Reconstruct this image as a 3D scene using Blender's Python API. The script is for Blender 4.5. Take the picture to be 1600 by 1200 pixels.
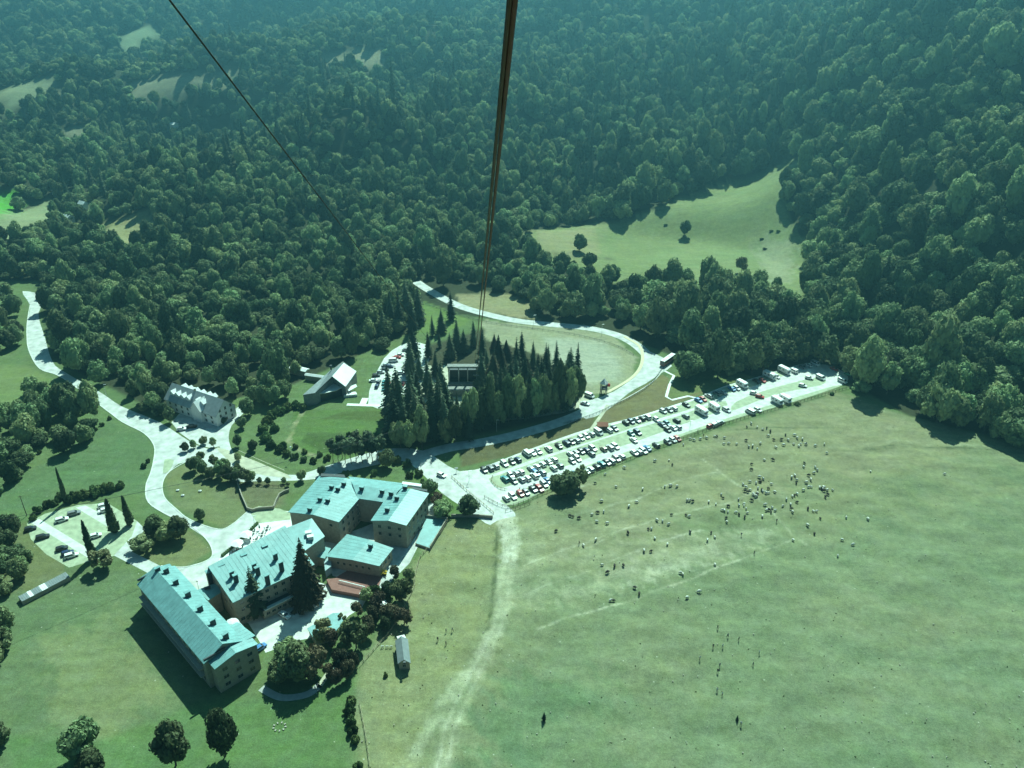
import bpy, bmesh, math, random
import numpy as np
from mathutils import Vector, Matrix
from mathutils.geometry import delaunay_2d_cdt
random.seed(11); RS=np.random.RandomState(5)
for o in list(bpy.data.objects): bpy.data.objects.remove(o)
SC=bpy.context.scene; COL=SC.collection; PI=math.pi
# ------------------------------------------------------------------ camera, light
F=1250.0; PITCH=math.radians(28); H=180.0
cam=bpy.data.objects.new('camera',bpy.data.cameras.new('camera')); COL.objects.link(cam)
cam.location=(0,0,H); cam.rotation_euler=(PI/2-PITCH,0,0)
cam.data.sensor_width=36; cam.data.lens=36*F/1600; cam.data.clip_start=.2; cam.data.clip_end=12000
SC.camera=cam
SUN_EL=math.radians(49); SUN_AZ=math.radians(14)       # azimuth from +y towards +x
W=bpy.data.worlds.new('World'); SC.world=W; W.use_nodes=True
nt=W.node_tree; nt.nodes.clear()
sky=nt.nodes.new('ShaderNodeTexSky'); sky.sky_type='NISHITA'; sky.sun_disc=False
sky.sun_elevation=SUN_EL; sky.sun_rotation=SUN_AZ; sky.altitude=1000
mx=nt.nodes.new('ShaderNodeMix'); mx.data_type='RGBA'; mx.blend_type='MULTIPLY'; mx.inputs[0].default_value=1
mx.inputs[7].default_value=(.34,.74,.74,1)
bg=nt.nodes.new('ShaderNodeBackground'); bg.inputs[1].default_value=.052
wo=nt.nodes.new('ShaderNodeOutputWorld')
nt.links.new(sky.outputs[0],mx.inputs[6]); nt.links.new(mx.outputs[2],bg.inputs[0]); nt.links.new(bg.outputs[0],wo.inputs[0])
sl=bpy.data.lights.new('sun','SUN'); sl.energy=5.0; sl.angle=math.radians(.53); sl.color=(.70,1.0,.86)
sun=bpy.data.objects.new('sun',sl); COL.objects.link(sun); sun.location=(100,300,400)
sd=Vector((math.sin(SUN_AZ)*math.cos(SUN_EL),math.cos(SUN_AZ)*math.cos(SUN_EL),math.sin(SUN_EL)))
sun.rotation_euler=sd.to_track_quat('Z','Y').to_euler()
SC.view_settings.view_transform='Standard'; SC.view_settings.look='None'
SC.view_settings.exposure=0.82; SC.view_settings.gamma=1
SC.render.engine='CYCLES'
SC.cycles.volume_bounces=0; SC.cycles.max_bounces=6
# ------------------------------------------------------------------ projection helpers (photo pixel -> place on the ground)
_fw=np.array([0,math.cos(PITCH),-math.sin(PITCH)]); _r=np.array([1.,0,0]); _u=np.cross(_r,_fw)
def ray(px,py): return _fw*F+_r*(px-800)+_u*(600-py)
def G(px,py,z=0.0):
    d=ray(px,py); k=(z-H)/d[2]; return (float(d[0]*k),float(d[1]*k))
def GV(px,py,z=0.0): x,y=G(px,py,z); return Vector((x,y,z))
def at_depth(px,py,dep):
    d=ray(px,py)/F*dep; return Vector((d[0],d[1],H+d[2]))
def GP(pts,z=0.0): return [G(a,b,z) for a,b in pts]
# ------------------------------------------------------------------ terrain height
ctl=[]
def cp(px,py,Y):
    d=ray(px,py); k=Y/d[1]; ctl.append((d[0]*k,Y,H+d[2]*k))
for a in [(1600,500,352),(1600,300,425),(1600,100,520),(1600,0,600),(1430,500,392),(1430,300,480),(1430,120,590),(1430,0,700),
          (1300,400,500),(1300,300,570),(1300,150,700),(1300,0,860),(1200,280,660),(1000,330,600),(830,355,560),(1240,420,500),(1000,420,495),
          (1100,200,760),(1100,100,880),(1100,0,1020),(950,250,690),(950,120,880),(950,0,1080),(800,300,650),(800,150,860),(800,0,1200),
          (650,300,660),(650,150,900),(650,60,1080),(620,0,1500),(540,240,690),(440,200,880),(560,120,1050),(450,30,1500),
          (300,300,640),(430,270,640),(200,250,780),(250,140,1080),(100,340,600),(0,330,600),(0,200,900),(120,120,1300),(0,60,2000),(150,40,1750),(300,60,1400),(0,0,3200),(200,0,2300),(380,0,1800)]: cp(*a)
for a in [(-700,300,10),(-500,200,5),(-900,800,20),(500,150,120),(600,300,170),(900,800,230),(1500,1500,255),(3000,300,255),(3500,3000,255),(0,6500,250),(-3500,6500,255),(3500,6500,255),(-3500,300,200),(-2000,1500,120),(-2500,3500,180),(0,3500,200),(600,2500,230),(-1200,4500,190),(400,0,60),(0,-150,10),(-500,-150,5),(500,-150,60),(-300,430,2),(-150,440,1),(0,440,1),(150,420,3)]: ctl.append(a)
ctl=np.array(ctl,float)
def _phi(r): return r
_n=len(ctl); _A=np.zeros((_n+3,_n+3)); _D=np.hypot(ctl[:,None,0]-ctl[None,:,0],ctl[:,None,1]-ctl[None,:,1])
_A[:_n,:_n]=_phi(_D)+np.eye(_n)*-8.0; _A[:_n,_n]=1; _A[:_n,_n+1]=ctl[:,0]; _A[:_n,_n+2]=ctl[:,1]; _A[_n:,:_n]=_A[:_n,_n:].T
_w=np.linalg.solve(_A,np.r_[ctl[:,2],0,0,0])
CORE=GP([(-60,445),(40,440),(200,520),(330,560),(460,520),(600,470),(660,442),(740,458),(830,478),(960,505),(1060,540),(1180,562),(1330,572),(1400,615),(1490,650),(1600,688),(1800,745)])+[(330,120),(330,-60),(-300,-60),(-420,150)]
def inside(P,X,Y):
    c=np.zeros(X.shape,bool); n=len(P)
    for i in range(n):
        x0,y0=P[i]; x1,y1=P[(i+1)%n]
        if y0==y1: continue
        c^=((y0>Y)!=(y1>Y))&(X<(x1-x0)*(Y-y0)/(y1-y0)+x0)
    return c
def edist(P,X,Y,closed=True):
    d=np.full(X.shape,1e9); n=len(P)
    for i in range(n if closed else n-1):
        x0,y0=P[i]; x1,y1=P[(i+1)%n]; vx,vy=x1-x0,y1-y0; L=vx*vx+vy*vy+1e-9
        t=np.clip(((X-x0)*vx+(Y-y0)*vy)/L,0,1)
        d=np.minimum(d,np.hypot(X-x0-t*vx,Y-y0-t*vy))
    return d
def sst(x): x=np.clip(x,0,1); return x*x*(3-2*x)
FLAT_FIELD=GP([(790,800),(860,770),(1070,690),(1300,618),(1420,650),(1600,700),(1900,800),(1900,1400),(300,1400),(540,1200),(560,1050),(640,900),(700,815)])
_hp=[(RS.uniform(0,6.28),RS.uniform(0,6.28),RS.uniform(0,3.14)) for _ in range(14)]
RIDGES=[(-40,790,-270,640,24,50),(-260,1020,-720,860,52,85),(-700,1750,-120,1380,95,130),(-1500,2300,-640,1350,95,140),(-1100,3200,-300,2300,120,220),(170,860,330,640,16,60),(-120,1050,40,900,22,70),(60,1200,420,900,24,80)]
def wav(X,Y,lam,i):
    a,b,t=_hp[i]; u=X*math.cos(t)+Y*math.sin(t); v=-X*math.sin(t)+Y*math.cos(t)
    return np.sin(u*6.283/lam+a+1.3*np.sin(v*6.283/(lam*1.7)+b))
def hgt(X,Y):
    X=np.asarray(X,float); Y=np.asarray(Y,float); sh=X.shape; x=X.ravel(); y=Y.ravel(); z=np.zeros(x.shape)
    for s in range(0,len(x),100000):
        xx=x[s:s+100000]; yy=y[s:s+100000]
        z[s:s+100000]=_phi(np.hypot(xx[:,None]-ctl[None,:,0],yy[:,None]-ctl[None,:,1]))@_w[:_n]+_w[_n]+_w[_n+1]*xx+_w[_n+2]*yy
    dist=np.where(inside(CORE,x,y),0.0,edist(CORE,x,y)); m=sst(dist/70)
    far=sst((np.hypot(x,y)-450)/500)
    hill=(wav(x,y,170,0)*6+wav(x,y,95,1)*4.0)*m*sst((y-480)/150)+(wav(x,y,420,2)*13+wav(x,y,260,3)*8)*far
    for (ax,ay,bx,by,am,wd) in RIDGES:
        vx,vy=bx-ax,by-ay; t=np.clip(((x-ax)*vx+(y-ay)*vy)/(vx*vx+vy*vy),0,1); hill=hill+am*np.exp(-((x-ax-t*vx)**2+(y-ay-t*vy)**2)/(wd*wd))
    z=np.clip(z+hill*1.0,0.0,262)*m
    fm=np.where(inside(FLAT_FIELD,x,y),sst(edist(FLAT_FIELD,x,y)/14),0.0)
    z=z+fm*(.35*wav(x,y,37,4)+.22*wav(x,y,17,5)+.12*wav(x,y,9,6)+.35)
    return z.reshape(sh)
def h1(x,y): return float(hgt(np.array([x]),np.array([y]))[0])
def GT(px,py):                                   # pixel -> terrain (first hit along the ray)
    d=ray(px,py)
    x0,y0=G(px,py); 
    if d[2]>=0: return (0,3000)
    Y=np.linspace(90,y0 if y0>95 else 95.1,700) if y0>90 else np.array([y0])
    X=Y*d[0]/d[1]; Z=H+Y*d[2]/d[1]; hh=hgt(X,Y); k=np.argmax(hh>=Z-.02) if (hh>=Z-.02).any() else len(Y)-1
    return (float(X[k]),float(Y[k]))
def GTP(pts): return [GT(a,b) for a,b in pts]
# ------------------------------------------------------------------ materials
MATS={}
def mat(name,col,rough=.8,var=.15,scale=3.0,metal=0,bump=0,bscale=None,rnd=0.0,spec=.3,sheen=0):
    if name in MATS: return MATS[name]
    m=bpy.data.materials.new(name); m.use_nodes=True; N=m.node_tree.nodes; Lk=m.node_tree.links
    b=N['Principled BSDF']; b.inputs['Roughness'].default_value=rough; b.inputs['Metallic'].default_value=metal
    b.inputs['Specular IOR Level'].default_value=spec
    tc=N.new('ShaderNodeTexCoord'); no=N.new('ShaderNodeTexNoise'); no.inputs['Scale'].default_value=scale; no.inputs['Detail'].default_value=5
    Lk.new(tc.outputs['Object'],no.inputs['Vector'])
    mr=N.new('ShaderNodeMapRange'); mr.inputs[1].default_value=.3; mr.inputs[2].default_value=.7; mr.inputs[3].default_value=1-var; mr.inputs[4].default_value=1+var
    Lk.new(no.outputs[0],mr.inputs[0])
    fac=mr.outputs[0]
    if rnd:
        oi=N.new('ShaderNodeObjectInfo'); m2=N.new('ShaderNodeMapRange'); m2.inputs[3].default_value=1-rnd; m2.inputs[4].default_value=1+rnd
        Lk.new(oi.outputs['Random'],m2.inputs[0]); mu=N.new('ShaderNodeMath'); mu.operation='MULTIPLY'; Lk.new(fac,mu.inputs[0]); Lk.new(m2.outputs[0],mu.inputs[1]); fac=mu.outputs[0]
    vm=N.new('ShaderNodeVectorMath'); vm.operation='SCALE'; vm.inputs[0].default_value=col[:3]; Lk.new(fac,vm.inputs['Scale'])
    Lk.new(vm.outputs[0],b.inputs['Base Color'])
    if bump:
        bn=N.new('ShaderNodeTexNoise'); bn.inputs['Scale'].default_value=bscale or scale*3; bn.inputs['Detail'].default_value=4; Lk.new(tc.outputs['Object'],bn.inputs['Vector'])
        bu=N.new('ShaderNodeBump'); bu.inputs['Strength'].default_value=bump; bu.inputs['Distance'].default_value=.1; Lk.new(bn.outputs[0],bu.inputs['Height']); Lk.new(bu.outputs[0],b.inputs['Normal'])
    MATS[name]=m; return m
def leafmat(name,c1,c2,trans=.22,hs=.5):
    m=bpy.data.materials.new(name); m.use_nodes=True; N=m.node_tree.nodes; Lk=m.node_tree.links
    b=N['Principled BSDF']; b.inputs['Roughness'].default_value=.8; b.inputs['Specular IOR Level'].default_value=.12
    oi=N.new('ShaderNodeObjectInfo'); tc=N.new('ShaderNodeTexCoord'); no=N.new('ShaderNodeTexNoise'); no.inputs['Scale'].default_value=2.2; no.inputs['Detail'].default_value=6
    Lk.new(tc.outputs['Object'],no.inputs['Vector'])
    ad=N.new('ShaderNodeMath'); ad.operation='ADD'; Lk.new(oi.outputs['Random'],ad.inputs[0]); Lk.new(no.outputs[0],ad.inputs[1])
    mr=N.new('ShaderNodeMapRange'); mr.inputs[1].default_value=.35; mr.inputs[2].default_value=1.4; Lk.new(ad.outputs[0],mr.inputs[0])
    mi=N.new('ShaderNodeMix'); mi.data_type='RGBA'; mi.inputs[6].default_value=(*c1,1); mi.inputs[7].default_value=(*c2,1); Lk.new(mr.outputs[0],mi.inputs[0])
    wn=N.new('ShaderNodeTexWhiteNoise'); wn.noise_dimensions='1D'; Lk.new(oi.outputs['Random'],wn.inputs['W'])
    h=N.new('ShaderNodeHueSaturation'); 
    hm=N.new('ShaderNodeMapRange'); hm.inputs[3].default_value=.465; hm.inputs[4].default_value=.525; Lk.new(wn.outputs['Value'],hm.inputs[0]); Lk.new(hm.outputs[0],h.inputs['Hue'])
    vm=N.new('ShaderNodeMapRange'); vm.inputs[3].default_value=.65; vm.inputs[4].default_value=1.35; Lk.new(oi.outputs['Random'],vm.inputs[0]); Lk.new(vm.outputs[0],h.inputs['Value'])
    Lk.new(mi.outputs[2],h.inputs['Color']); Lk.new(h.outputs[0],b.inputs['Base Color'])
    tr=N.new('ShaderNodeBsdfTranslucent'); Lk.new(h.outputs[0],tr.inputs[0]); ms=N.new('ShaderNodeMixShader'); ms.inputs[0].default_value=trans
    Lk.new(b.outputs[0],ms.inputs[1]); Lk.new(tr.outputs[0],ms.inputs[2]); Lk.new(ms.outputs[0],N['Material Output'].inputs[0])
    MATS[name]=m; return m
M=lambda n:MATS[n]
leafmat('leaf_broad',(.060,.092,.047),(.255,.315,.150),.28)
leafmat('leaf_olive',(.10,.12,.055),(.23,.24,.12),.2)
leafmat('leaf_conifer',(.038,.068,.042),(.125,.155,.09),.18)
leafmat('leaf_rust_and_shade',(.055,.06,.035),(.135,.105,.06),.12)  # brown leaves, also lens tint and purple shadow kept as leaf colour
leafmat('leaf_cypress',(.018,.038,.018),(.04,.062,.028),.06)
leafmat('leaf_shrub',(.06,.10,.035),(.12,.165,.06),.2)
mat('bark',(.10,.08,.06),.9,.3,6)
mat('bark_pale',(.27,.22,.16),.9,.3,6)
mat('asphalt',(.50,.50,.47),.85,.26,.3,bump=.3,bscale=6)
mat('gravel',(.58,.58,.53),.9,.2,.35,bump=.3,bscale=8)
mat('paving',(.76,.76,.72),.85,.08,.5)
mat('grass_paving',(.36,.40,.27),.95,.2,.5,bump=.3,bscale=7)
mat('path_gravel',(.46,.44,.33),.95,.2,.35)
mat('kerb',(.62,.62,.58),.8,.1,2)
mat('cream_paving',(.62,.55,.36),.85,.1,1)
mat('concrete',(.40,.40,.37),.85,.12,.8,bump=.2)
mat('concrete_old',(.26,.26,.24),.9,.2,.8,bump=.2)
mat('white_wall',(.75,.74,.70),.8,.08,1)
mat('stone_wall',(.33,.29,.23),.9,.18,1.2,bump=.4,bscale=5)
mat('stone_pale',(.38,.35,.29),.9,.15,1.2,bump=.4,bscale=5)
mat('red_and_lens_maroon',(.26,.12,.10),.9,.15,1.5)  # coach red, also the lens glare tint painted on the terrace
mat('roof_metal',(.17,.335,.335),.5,.16,.45,spec=.45,bump=.15,bscale=1.5)
mat('roof_metal_dark',(.14,.30,.31),.55,.06,.15)
mat('roof_slate',(.20,.225,.23),.7,.15,.6,bump=.2)
mat('roof_white_and_lit',(.72,.74,.72),.5,.06,.4)  # white roofing, also the sunlit tone painted on dormers and slopes
mat('roof_lodge',(.34,.37,.37),.7,.15,.6,bump=.2)
mat('roof_terracotta',(.42,.17,.11),.8,.15,1)
mat('dark_metal_and_shade',(.06,.065,.07),.6,.2,2,metal=.3)  # dark metal, also shade painted on chimneys, annexe roof and station bays
mat('metal_light',(.55,.57,.57),.45,.1,2,metal=.4)
mat('glass_dark',(.02,.028,.032),.12,.1,1,spec=.6)
mat('glass_pale',(.35,.45,.46),.2,.1,1,spec=.6)
mat('wood_dark',(.10,.075,.05),.85,.25,3)
mat('wood_pale',(.36,.30,.2),.85,.25,3)
mat('white_paint',(.80,.80,.78),.4,.04,2)
mat('rubber',(.025,.025,.025),.8,.1,4)
mat('steel_rope',(.05,.018,.02),.5,.3,12,metal=.4)
mat('steel_rope_brown',(.13,.035,.04),.55,.3,12,metal=.2)
mat('cable_black',(.04,.04,.04),.7,.1,3)
mat('wool_white',(.62,.60,.52),.95,.1,4)
mat('wool_dark',(.05,.04,.035),.95,.2,4)
mat('skin',(.45,.27,.19),.6,.1,4)
mat('hair',(.04,.03,.02),.7,.2,5)
mat('cloth_dark',(.03,.035,.05),.9,.2,5)
mat('cloth_white',(.70,.70,.68),.9,.05,5)
mat('cloth_red',(.45,.05,.05),.9,.1,5)
mat('denim',(.06,.09,.16),.9,.15,5)
mat('flower_yellow',(.65,.45,.04),.8,.2,3)
PAINT={'white':(.80,.80,.78),'silver':(.48,.50,.50),'grey':(.20,.21,.22),'black':(.02,.02,.022),'dark blue':(.02,.04,.10),'blue':(.04,.18,.42),'red':(.45,.03,.03),'teal':(.03,.22,.24),'green':(.03,.35,.20),'beige':(.42,.37,.27)}
for k,c in PAINT.items(): mat('paint_'+k.replace(' ','_'),c,.35,.03,2,spec=.55)
def ground_mat():
    m=bpy.data.materials.new('ground'); m.use_nodes=True; N=m.node_tree.nodes; Lk=m.node_tree.links; b=N['Principled BSDF']; b.inputs['Roughness'].default_value=1; b.inputs['Specular IOR Level'].default_value=.05
    at=N.new('ShaderNodeAttribute'); at.attribute_name='soil'; tc=N.new('ShaderNodeTexCoord')
    def noise(s,d=5,ro=.55,dist=0,st=None):
        n=N.new('ShaderNodeTexNoise'); n.inputs['Scale'].default_value=s; n.inputs['Detail'].default_value=d; n.inputs['Roughness'].default_value=ro; n.inputs['Distortion'].default_value=dist
        if st:
            mp=N.new('ShaderNodeMapping'); mp.inputs['Scale'].default_value=st; mp.inputs['Rotation'].default_value=(0,0,-.45); Lk.new(tc.outputs['Object'],mp.inputs[0]); Lk.new(mp.outputs[0],n.inputs['Vector'])
        else: Lk.new(tc.outputs['Object'],n.inputs['Vector'])
        return n.outputs[0]
    def rng(v,a,bb,c,d):
        r=N.new('ShaderNodeMapRange'); r.inputs[1].default_value=a; r.inputs[2].default_value=bb; r.inputs[3].default_value=c; r.inputs[4].default_value=d; Lk.new(v,r.inputs[0]); return r.outputs[0]
    def mul(a,bb):
        q=N.new('ShaderNodeMath'); q.operation='MULTIPLY'; Lk.new(a,q.inputs[0]); Lk.new(bb,q.inputs[1]); return q.outputs[0]
    v=mul(mul(rng(noise(.06,6,.6,.6),.3,.7,.92,1.08),rng(noise(.45,8,.75),.3,.7,.76,1.24)),rng(noise(2.2,7,.85),.3,.7,.62,1.38))
    v=mul(v,rng(noise(.12,4,.6,.3,(.35,2.2,1)),.35,.65,.92,1.08))
    sc=N.new('ShaderNodeVectorMath'); sc.operation='SCALE'; Lk.new(at.outputs['Color'],sc.inputs[0]); Lk.new(v,sc.inputs['Scale'])
    hs=N.new('ShaderNodeHueSaturation'); Lk.new(sc.outputs[0],hs.inputs['Color']); Lk.new(rng(noise(.035,5,.6,.8),.35,.65,.487,.513),hs.inputs['Hue']); Lk.new(rng(noise(.2,5),.3,.7,.9,1.1),hs.inputs['Saturation'])
    # dry pale specks (stones, seed heads)
    vo=N.new('ShaderNodeTexVoronoi'); vo.inputs['Scale'].default_value=.33; Lk.new(tc.outputs['Object'],vo.inputs['Vector'])
    sp=rng(vo.outputs['Distance'],.045,.085,1,0); wn=N.new('ShaderNodeTexWhiteNoise'); Lk.new(vo.outputs['Position'],wn.inputs['Vector']); sp=mul(sp,rng(wn.outputs['Value'],.72,.80,0,.8))
    mi=N.new('ShaderNodeMix'); mi.data_type='RGBA'; Lk.new(sp,mi.inputs[0]); Lk.new(hs.outputs[0],mi.inputs[6]); mi.inputs[7].default_value=(.45,.45,.36,1)
    Lk.new(mi.outputs[2],b.inputs['Base Color'])
    bu=N.new('ShaderNodeBump'); bu.inputs['Strength'].default_value=.55; bu.inputs['Distance'].default_value=.35; Lk.new(noise(1.2,8,.7),bu.inputs['Height']); Lk.new(bu.outputs[0],b.inputs['Normal'])
    MATS['ground']=m; return m
ground_mat()
# ------------------------------------------------------------------ object helpers
def new_mesh(name,verts,faces,mats=(),mi=None,smooth=False):
    me=bpy.data.meshes.new(name); me.from_pydata([tuple(v) for v in verts],[],[tuple(f) for f in faces])
    for m in mats: me.materials.append(M(m) if isinstance(m,str) else m)
    if mi is not None: me.polygons.foreach_set('material_index',mi)
    if smooth: me.polygons.foreach_set('use_smooth',[True]*len(me.polygons))
    me.update(); return me
def link(name,data,parent=None,loc=(0,0,0),rz=0,sc=None):
    o=bpy.data.objects.new(name,data); COL.objects.link(o); o.location=loc; o.rotation_euler=(0,0,rz)
    if sc is not None: o.scale=(sc,sc,sc) if not hasattr(sc,'__len__') else sc
    if parent: o.parent=parent
    return o
def tag(o,label=None,cat=None,group=None,kind=None):
    if label: o['label']=label
    if cat: o['category']=cat
    if group: o['group']=group
    if kind: o['kind']=kind
    return o
def thing(name,loc,rz,label,cat,group=None,sc=None):
    return tag(link(name,None,None,loc,rz,sc),label,cat,group)
class MB:
    def __init__(s): s.v=[]; s.f=[]; s.m=[]
    def add(s,vs,fs,m=0):
        n=len(s.v); s.v+= [tuple(v) for v in vs]; s.f+=[tuple(i+n for i in f) for f in fs]; s.m+=[m]*len(fs); return s
    def box(s,c,d,rz=0,m=0,taper=1.0):
        cx,cy,cz=c; dx,dy,dz=[q/2 for q in d]; ca,sa=math.cos(rz),math.sin(rz); vs=[]
        for z,t in((-dz,1),(dz,taper)):
            for x,y in((-dx,-dy),(dx,-dy),(dx,dy),(-dx,dy)): vs.append((cx+(x*ca-y*sa)*t,cy+(x*sa+y*ca)*t,cz+z))
        return s.add(vs,[(3,2,1,0),(4,5,6,7),(0,1,5,4),(1,2,6,5),(2,3,7,6),(3,0,4,7)],m)
    def tube(s,a,b,r0,r1=None,n=6,m=0):
        a=Vector(a);b=Vector(b);r1=r0 if r1 is None else r1;d=(b-a).normalized();up=Vector((0,0,1)) if abs(d.z)<.9 else Vector((1,0,0));x=d.cross(up).normalized();y=d.cross(x)
        vs=[a+(x*math.cos(t)+y*math.sin(t))*r0 for t in[2*PI*i/n for i in range(n)]]+[b+(x*math.cos(t)+y*math.sin(t))*r1 for t in[2*PI*i/n for i in range(n)]]
        fs=[(i,(i+1)%n,n+(i+1)%n,n+i) for i in range(n)]+[tuple(range(n-1,-1,-1)),tuple(range(n,2*n))]
        return s.add(vs,fs,m)
    def prism(s,poly,z0,z1,m=0,zs=None):
        n=len(poly); area=sum(poly[i][0]*poly[(i+1)%n][1]-poly[(i+1)%n][0]*poly[i][1] for i in range(n))
        if area<0: poly=poly[::-1]; zs=zs[::-1] if zs else None
        top=[(p[0],p[1],(zs[i] if zs else z1)) for i,p in enumerate(poly)]
        b0=[(p[0],p[1],(top[i][2]+z0 if zs and z0<0 else z0)) for i,p in enumerate(poly)]
        return s.add(b0+top,[tuple(range(n-1,-1,-1)),tuple(range(n,2*n))]+[(i,(i+1)%n,n+(i+1)%n,n+i) for i in range(n)],m)
    def cone(s,c,r,h,n=8,m=0):
        vs=[(c[0]+r*math.cos(2*PI*i/n),c[1]+r*math.sin(2*PI*i/n),c[2]) for i in range(n)]+[(c[0],c[1],c[2]+h)]
        return s.add(vs,[(i,(i+1)%n,n) for i in range(n)]+[tuple(range(n-1,-1,-1))],m)
    def mesh(s,name,mats,smooth=False): return new_mesh(name,s.v,s.f,mats if isinstance(mats,(list,tuple)) else [mats],s.m,smooth)
    def obj(s,name,mats,parent=None,loc=(0,0,0),rz=0,smooth=False): return link(name,s.mesh(name,mats,smooth),parent,loc,rz)
def spline(P,n=5,closed=False):
    P=[np.array(p,float) for p in P]; out=[]; N=len(P)
    for i in range(N if closed else N-1):
        p0=P[(i-1)%N] if closed or i>0 else P[i]; p1=P[i]; p2=P[(i+1)%N]; p3=P[(i+2)%N] if closed or i+2<N else P[i+1]
        for k in range(n):
            t=k/n; out.append(.5*((2*p1)+(-p0+p2)*t+(2*p0-5*p1+4*p2-p3)*t*t+(-p0+3*p1-3*p2+p3)*t**3))
    if not closed: out.append(P[-1])
    return [tuple(map(float,q)) for q in out]
# ------------------------------------------------------------------ terrain mesh with soil colours
def axis(lo,hi,step,a,b,g=1.035,mx=140):
    core=list(np.arange(lo,hi+.01,step)); s=step; x=core[-1]; R=[]
    while x<b: s=min(s*g,mx); x+=s; R.append(min(x,b))
    s=step; x=core[0]; Lf=[]
    while x>a: s=min(s*g,mx); x-=s; Lf.append(max(x,a))
    return np.array(Lf[::-1]+core+R)
xs=axis(-175,215,.8,-3500,3500); ys=axis(125,345,.8,-140,6500,1.03)
XX,YY=np.meshgrid(xs,ys); ZZ=hgt(XX,YY); nx,ny=len(xs),len(ys)
FO=np.array([.045,.05,.028]); SO=np.zeros((ny,nx,3)); SO[:]=FO
def vnoise(X,Y,lam,i): return .5+.25*(wav(X,Y,lam,i)+wav(X,Y,lam*.61,(i+5)%14))
def paint(P,col,feather=1.5,amt=1.0,wob=0.0,grow=0.0):
    x0,x1=min(p[0] for p in P)-feather-3,max(p[0] for p in P)+feather+3; y0,y1=min(p[1] for p in P)-feather-3,max(p[1] for p in P)+feather+3
    ix=np.where((xs>=x0)&(xs<=x1))[0]; iy=np.where((ys>=y0)&(ys<=y1))[0]
    if len(ix)==0 or len(iy)==0: return
    sl_=np.s_[iy[0]:iy[-1]+1,ix[0]:ix[-1]+1]; X=XX[sl_]; Y=YY[sl_]; d=edist(P,X,Y); d=np.where(inside(P,X,Y),d,-d)
    if wob: d=d+wob*(wav(X,Y,7,7)+.7*wav(X,Y,3.4,8)+1.3*wav(X,Y,18,9))
    a=(sst((d+grow)/feather+.5)*amt)[...,None]; SO[sl_]=SO[sl_]*(1-a)+np.array(col)*a
def stroke(P,w,col,amt=1.0,wob=.2,feather=.8,a1=None):
    x0,x1=min(p[0] for p in P)-w-4,max(p[0] for p in P)+w+4; y0,y1=min(p[1] for p in P)-w-4,max(p[1] for p in P)+w+4
    ix=np.where((xs>=x0)&(xs<=x1))[0]; iy=np.where((ys>=y0)&(ys<=y1))[0]
    if len(ix)==0 or len(iy)==0: return
    sl_=np.s_[iy[0]:iy[-1]+1,ix[0]:ix[-1]+1]; X=XX[sl_]; Y=YY[sl_]; d=w/2-edist(P,X,Y,False)+wob*(wav(X,Y,5,7)+wav(X,Y,2.5,8))
    a=sst(d/feather+.5)*amt*(.65+.35*wav(X,Y,9,10))
    if a1 is not None:
        y_a,y_b=P[0][1],P[-1][1]; t=np.clip((Y-y_a)/(y_b-y_a+1e-6),0,1); a=a*(1+(a1-1)*t)
    a=np.clip(a,0,1)[...,None]; SO[sl_]=SO[sl_]*(1-a)+np.array(col)*a
TAN=(.21,.195,.105); MEAD=(.185,.198,.105); GREEN=(.095,.17,.06); LAWN=(.115,.155,.065); DRY=(.25,.235,.14); DK=(.06,.075,.03)
paint([(-900,-100),(900,-100),(400,200),*GP([(1900,800),(1600,695),(1420,650),(1330,600),(1100,600),(1060,560),(960,520),(700,490),(640,520),(460,600),(260,650),(80,560),(60,440),(-100,440)])],LAWN,3)
paint(FLAT_FIELD,MEAD,3)
paint(GP([(1300,615),(1070,692),(860,775),(800,810),(830,880),(1000,820),(1250,760),(1500,720),(1500,690),(1400,650)]),(.225,.213,.12),14,.8,2)
paint(GP([(1000,900),(1300,830),(1700,760),(1800,1300),(700,1300),(760,1050)]),(.155,.187,.105),25,.7,3)
paint(GP([(1250,1000),(1700,940),(1800,1300),(1100,1300)]),(.155,.185,.105),25,.5,3)
paint(GP([(850,1000),(1050,960),(1100,1100),(900,1130)]),(.175,.19,.105),14,.5,3)
paint(GP([(700,815),(780,815),(775,900),(740,1010),(690,1100),(640,1210),(580,1210),(560,1060),(640,900)]),(.215,.215,.105),5,.85,1)
paint(GP([(770,1060),(960,1060),(980,1200),(740,1200)]),(.10,.16,.08),10,.6,2)
paint(GP([(10,900),(200,885),(330,1080),(330,1200),(0,1200),(-60,1000)]),(.12,.155,.075),6)
paint(GP([(60,1000),(180,960),(260,1080),(180,1150),(80,1120)]),(.185,.20,.095),10,.7,2)
paint(GP([(330,1090),(400,1090),(560,1050),(545,1110),(560,1200),(575,1400),(100,1400),(0,1150),(150,1160)]),(.10,.16,.06),4,.85)
paint(GP([(-100,720),(50,735),(170,660),(230,678),(240,710),(225,770),(120,785),(0,800),(-100,800)]),(.105,.15,.068),3)
paint(GP([(-60,570),(40,570),(95,600),(60,640),(-60,650)]),(.15,.19,.075),3)
paint(GP([(255,740),(290,725),(360,745),(450,760),(440,790),(350,825),(270,790)]),(.155,.17,.08),2)
paint(GP([(360,750),(440,750),(450,790),(385,795),(350,780)]),(.13,.125,.07),5,.7,1)
paint(GP([(225,820),(300,830),(330,860),(290,885),(230,880),(200,850)]),(.165,.175,.08),2)
paint(GP([(30,820),(110,885),(100,900),(30,930),(-20,880)]),(.15,.15,.07),3,.8,1)
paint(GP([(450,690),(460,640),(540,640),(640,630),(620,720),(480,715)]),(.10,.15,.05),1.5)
paint(GP([(470,690),(480,676),(620,676),(610,700),(500,705)]),(.07,.10,.035),1.2,.9)
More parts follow.
